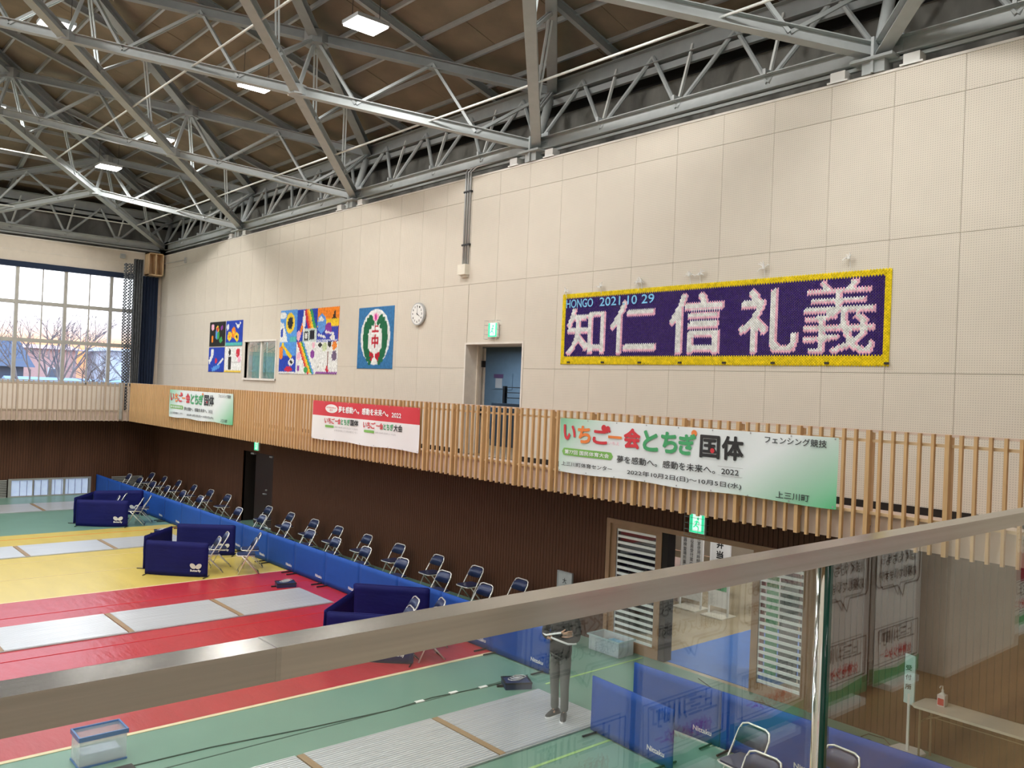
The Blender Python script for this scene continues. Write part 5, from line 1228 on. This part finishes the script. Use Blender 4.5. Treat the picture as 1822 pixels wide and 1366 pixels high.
# ------------------------------------------------------------------ gallery behind the viewer: pillar and roll-up posters (seen mirrored in the glass)
struct('pillar', MB().box(4.68, 5.72, YN, .02, GF, 6.5), M['plaster'])
struct('baseboard_near', MB().box(XL, 4.68, YN, YN+.015, GF, GF+.1).box(5.72, XW, YN, YN+.015, GF, GF+.1), M['brown'])
def fr_y(x, z, y): return Frame((x, y, z), (-1, 0, 0), (0, 0, 1))      # faces +Y
pg = ['leftmost', 'second', 'third', 'fourth', 'fifth', 'sixth']
for k, (xc, wd, col) in enumerate(((2.04, .52, 0), (2.62, .52, 0), (3.2, .52, 0), (3.78, .52, 0), (4.36, .50, 0), (6.12, .6, 1))):
    y = YN+.10; t = thing('roll_up_poster', 'white roll-up poster with speech bubble mirrored in the glass, %s of six' % pg[k] if not col else 'green and crimson roll-up poster mirrored at the right edge of the glass', 'poster', (xc, y, GF), 'roll-up posters behind the viewer')
    part('sheet', MB().box(xc-wd/2, xc+wd/2, y-.004, y, GF+.03, GF+1.5), M['white'], t)
    part('foot', MB().box(xc-wd*.3, xc+wd*.3, y-.05, y+.05, GF, GF+.03), M['white'], t)
    f = fr_y(xc+wd/2, GF, y); s = wd/.5
    mb = MB(); shape(mb, f, [(.0, .03), (wd, .03), (wd, .11), (wd*.5, .085), (0, .11)], .002); part('green_foot_print', mb, M['greenp'], t)
    def outline(mb, pts, w_=.0045):
        for i in range(len(pts)):
            a = pts[i]; b_ = pts[(i+1) % len(pts)]; d_ = Vector((b_[0]-a[0], b_[1]-a[1])); nn = Vector((-d_.y, d_.x)).normalized()*w_
            shape(mb, f, [(a[0]+nn.x, a[1]+nn.y), (b_[0]+nn.x, b_[1]+nn.y), (b_[0]-nn.x, b_[1]-nn.y), (a[0]-nn.x, a[1]-nn.y)], .004)
    mb = MB(); outline(mb, [(.05*s, .50), (.20*s, .50), (.22*s, .44), (.28*s, .50), (.44*s, .50), (.47*s, .52), (.47*s, .67), (.44*s, .69), (.05*s, .69), (.03*s, .67), (.03*s, .52)])
    outline(mb, [(.03*s, .12), (.46*s, .12), (.47*s, .30), (.03*s, .30)], .003); part('bubble_outline', mb, M['blackt'], t)
    for st, a, b_, c, d in (('ぼくたちも', .09, .42, .61, .665), ('応援しています!', .07, .44, .53, .585), ('上三川町', .07, .43, .215, .29), ('体育館前', .10, .40, .93, 1.02)):
        mb = MB(); txt(mb, f, st, a*s, b_*s, c, d, .004, .02); part('lettering', mb, M['blackt'], t)
    for st, a, b_, c, d in (('体育センター', .10, .40, .135, .19), ('歓迎', .12, .38, .73, .88)):
        mb = MB(); txt(mb, f, st, a*s, b_*s, c, d, .004, .03); part('lettering', mb, M['redp'], t)
    if col:
        mb = MB(); shape(mb, f, [(0, .31), (wd, .31), (wd, .49), (0, .49)], .002); part('crimson_band', mb, mat('crimson', (.35, .02, .06)), t)
        mb = MB(); shape(mb, f, [(0, .70), (wd, .70), (wd, 1.5), (0, 1.5)], .003); part('green_band', mb, mat('pale_green', (.40, .62, .30)), t)
        mb = MB(); shape(mb, f, ell(.18, .84, .06, .09), .005); shape(mb, f, ell(.42, .84, .06, .09), .005); part('fruit_print', mb, M['orangep'], t)

# ------------------------------------------------------------------ outdoors beyond the end window
struct('ground_outdoor', MB().box(-90, 90, 33.8, 190, -.3, -.1), M['ground'])
def house(label, x0, x1, y0, y1, h, wallm, roofm, nwin, floors, pitch=1.0):
    t = thing('house', label, 'house', ((x0+x1)/2, (y0+y1)/2, -.1))
    part('wall', MB().box(x0, x1, y0, y1, -.1, h), wallm, t)
    yc = (y0+y1)/2; e = .5
    part('roof', MB().add([(x0-e, y0-e, h), (x1+e, y0-e, h), (x1+e, y1+e, h), (x0-e, y1+e, h), (x0-e, yc, h+pitch), (x1+e, yc, h+pitch)], [(0, 1, 5, 4), (2, 3, 4, 5), (0, 4, 3), (1, 2, 5), (3, 2, 1, 0)]), roofm, t)
    for f_ in range(floors):
        for k in range(nwin):
            xc = x0+(x1-x0)*(k+.5)/nwin; zc = 1.4+2.8*f_
            wd = part('window', MB().box(xc-.55, xc+.55, y0-.06, y0, zc-.5, zc+.5), M['far_white'], t)
            part('pane', MB().box(xc-.45, xc+.45, y0-.08, y0-.06, zc-.4, zc+.4), M['far_glass'], wd)
house('dark slate-roofed building furthest left beyond the window', 2, 11.5, 56, 64, 4.6, M['far_dark'], M['far_dark'], 3, 1, 1.7)
house('pink-walled building in the middle beyond the window', 12.6, 18.4, 72, 80, 6.1, M['far_pink'], M['far_pink'], 2, 2, .4)
house('pale white-blue block of flats beyond the bare trees', 19.6, 28, 66, 74, 6.1, M['far_white'], M['far_white'], 4, 2, .3)
house('low hut with a light blue metal roof in front of the flats', 9.5, 18.5, 46, 50, 3.35, M['tabletop'], M['far_roof'], 3, 1, .75)
house('grey house at the far left edge of the window view', -12, 0, 60, 68, 5.0, M['far_pink'], M['far_dark'], 4, 1, 1.6)
def tree_(label, x, y, h, seed):
    rnd = random.Random(seed); mb = MB()
    def grow(p, d, L, r, lv):
        q = p+d*L*.5+Vector((rnd.uniform(-.04, .04), rnd.uniform(-.04, .04), 0))*L; e = p+d*L
        mb.tube([p, q, e], [r, r*.85, r*.7], 4 if lv > 1 else 6)
        if lv >= 6: return
        for k in range(3 if lv in (0, 1, 3) else 2):
            a = Vector((rnd.uniform(-1, 1), rnd.uniform(-1, 1), rnd.uniform(-.15, .5))); nd = (d*.75+a*.62).normalized()
            grow(p+d*L*rnd.uniform(.7, 1), nd, L*rnd.uniform(.62, .82), r*.62, lv+1)
    grow(Vector((x, y, -.1)), Vector((rnd.uniform(-.05, .05), 0, 1)), h*.30, h*.014, 0)
    trunk = MB().tube([(x, y, -.1), (x, y, h*.25)], [h*.02, h*.016], 8)
    t = thing('bare_tree', label, 'tree', (x, y, -.1), 'bare trees beyond the end window'); part('branches', mb, M['trunk'], t); part('trunk', trunk, M['trunk'], t)
for k, (x, y, h, s_) in enumerate(((3.6, 41, 8.6, 'leftmost in view'), (7.0, 42, 8.4, 'left of the first wide mullion'), (10.2, 44, 8.8, 'in front of the dark building'), (13.4, 43, 7.8, 'in the middle of the window'), (16.0, 46, 8.0, 'nearest the net'), (12.6, 52, 9.5, 'furthest back'))):
    tree_('bare winter tree outside, %s' % s_, x, y, h, 11+k)
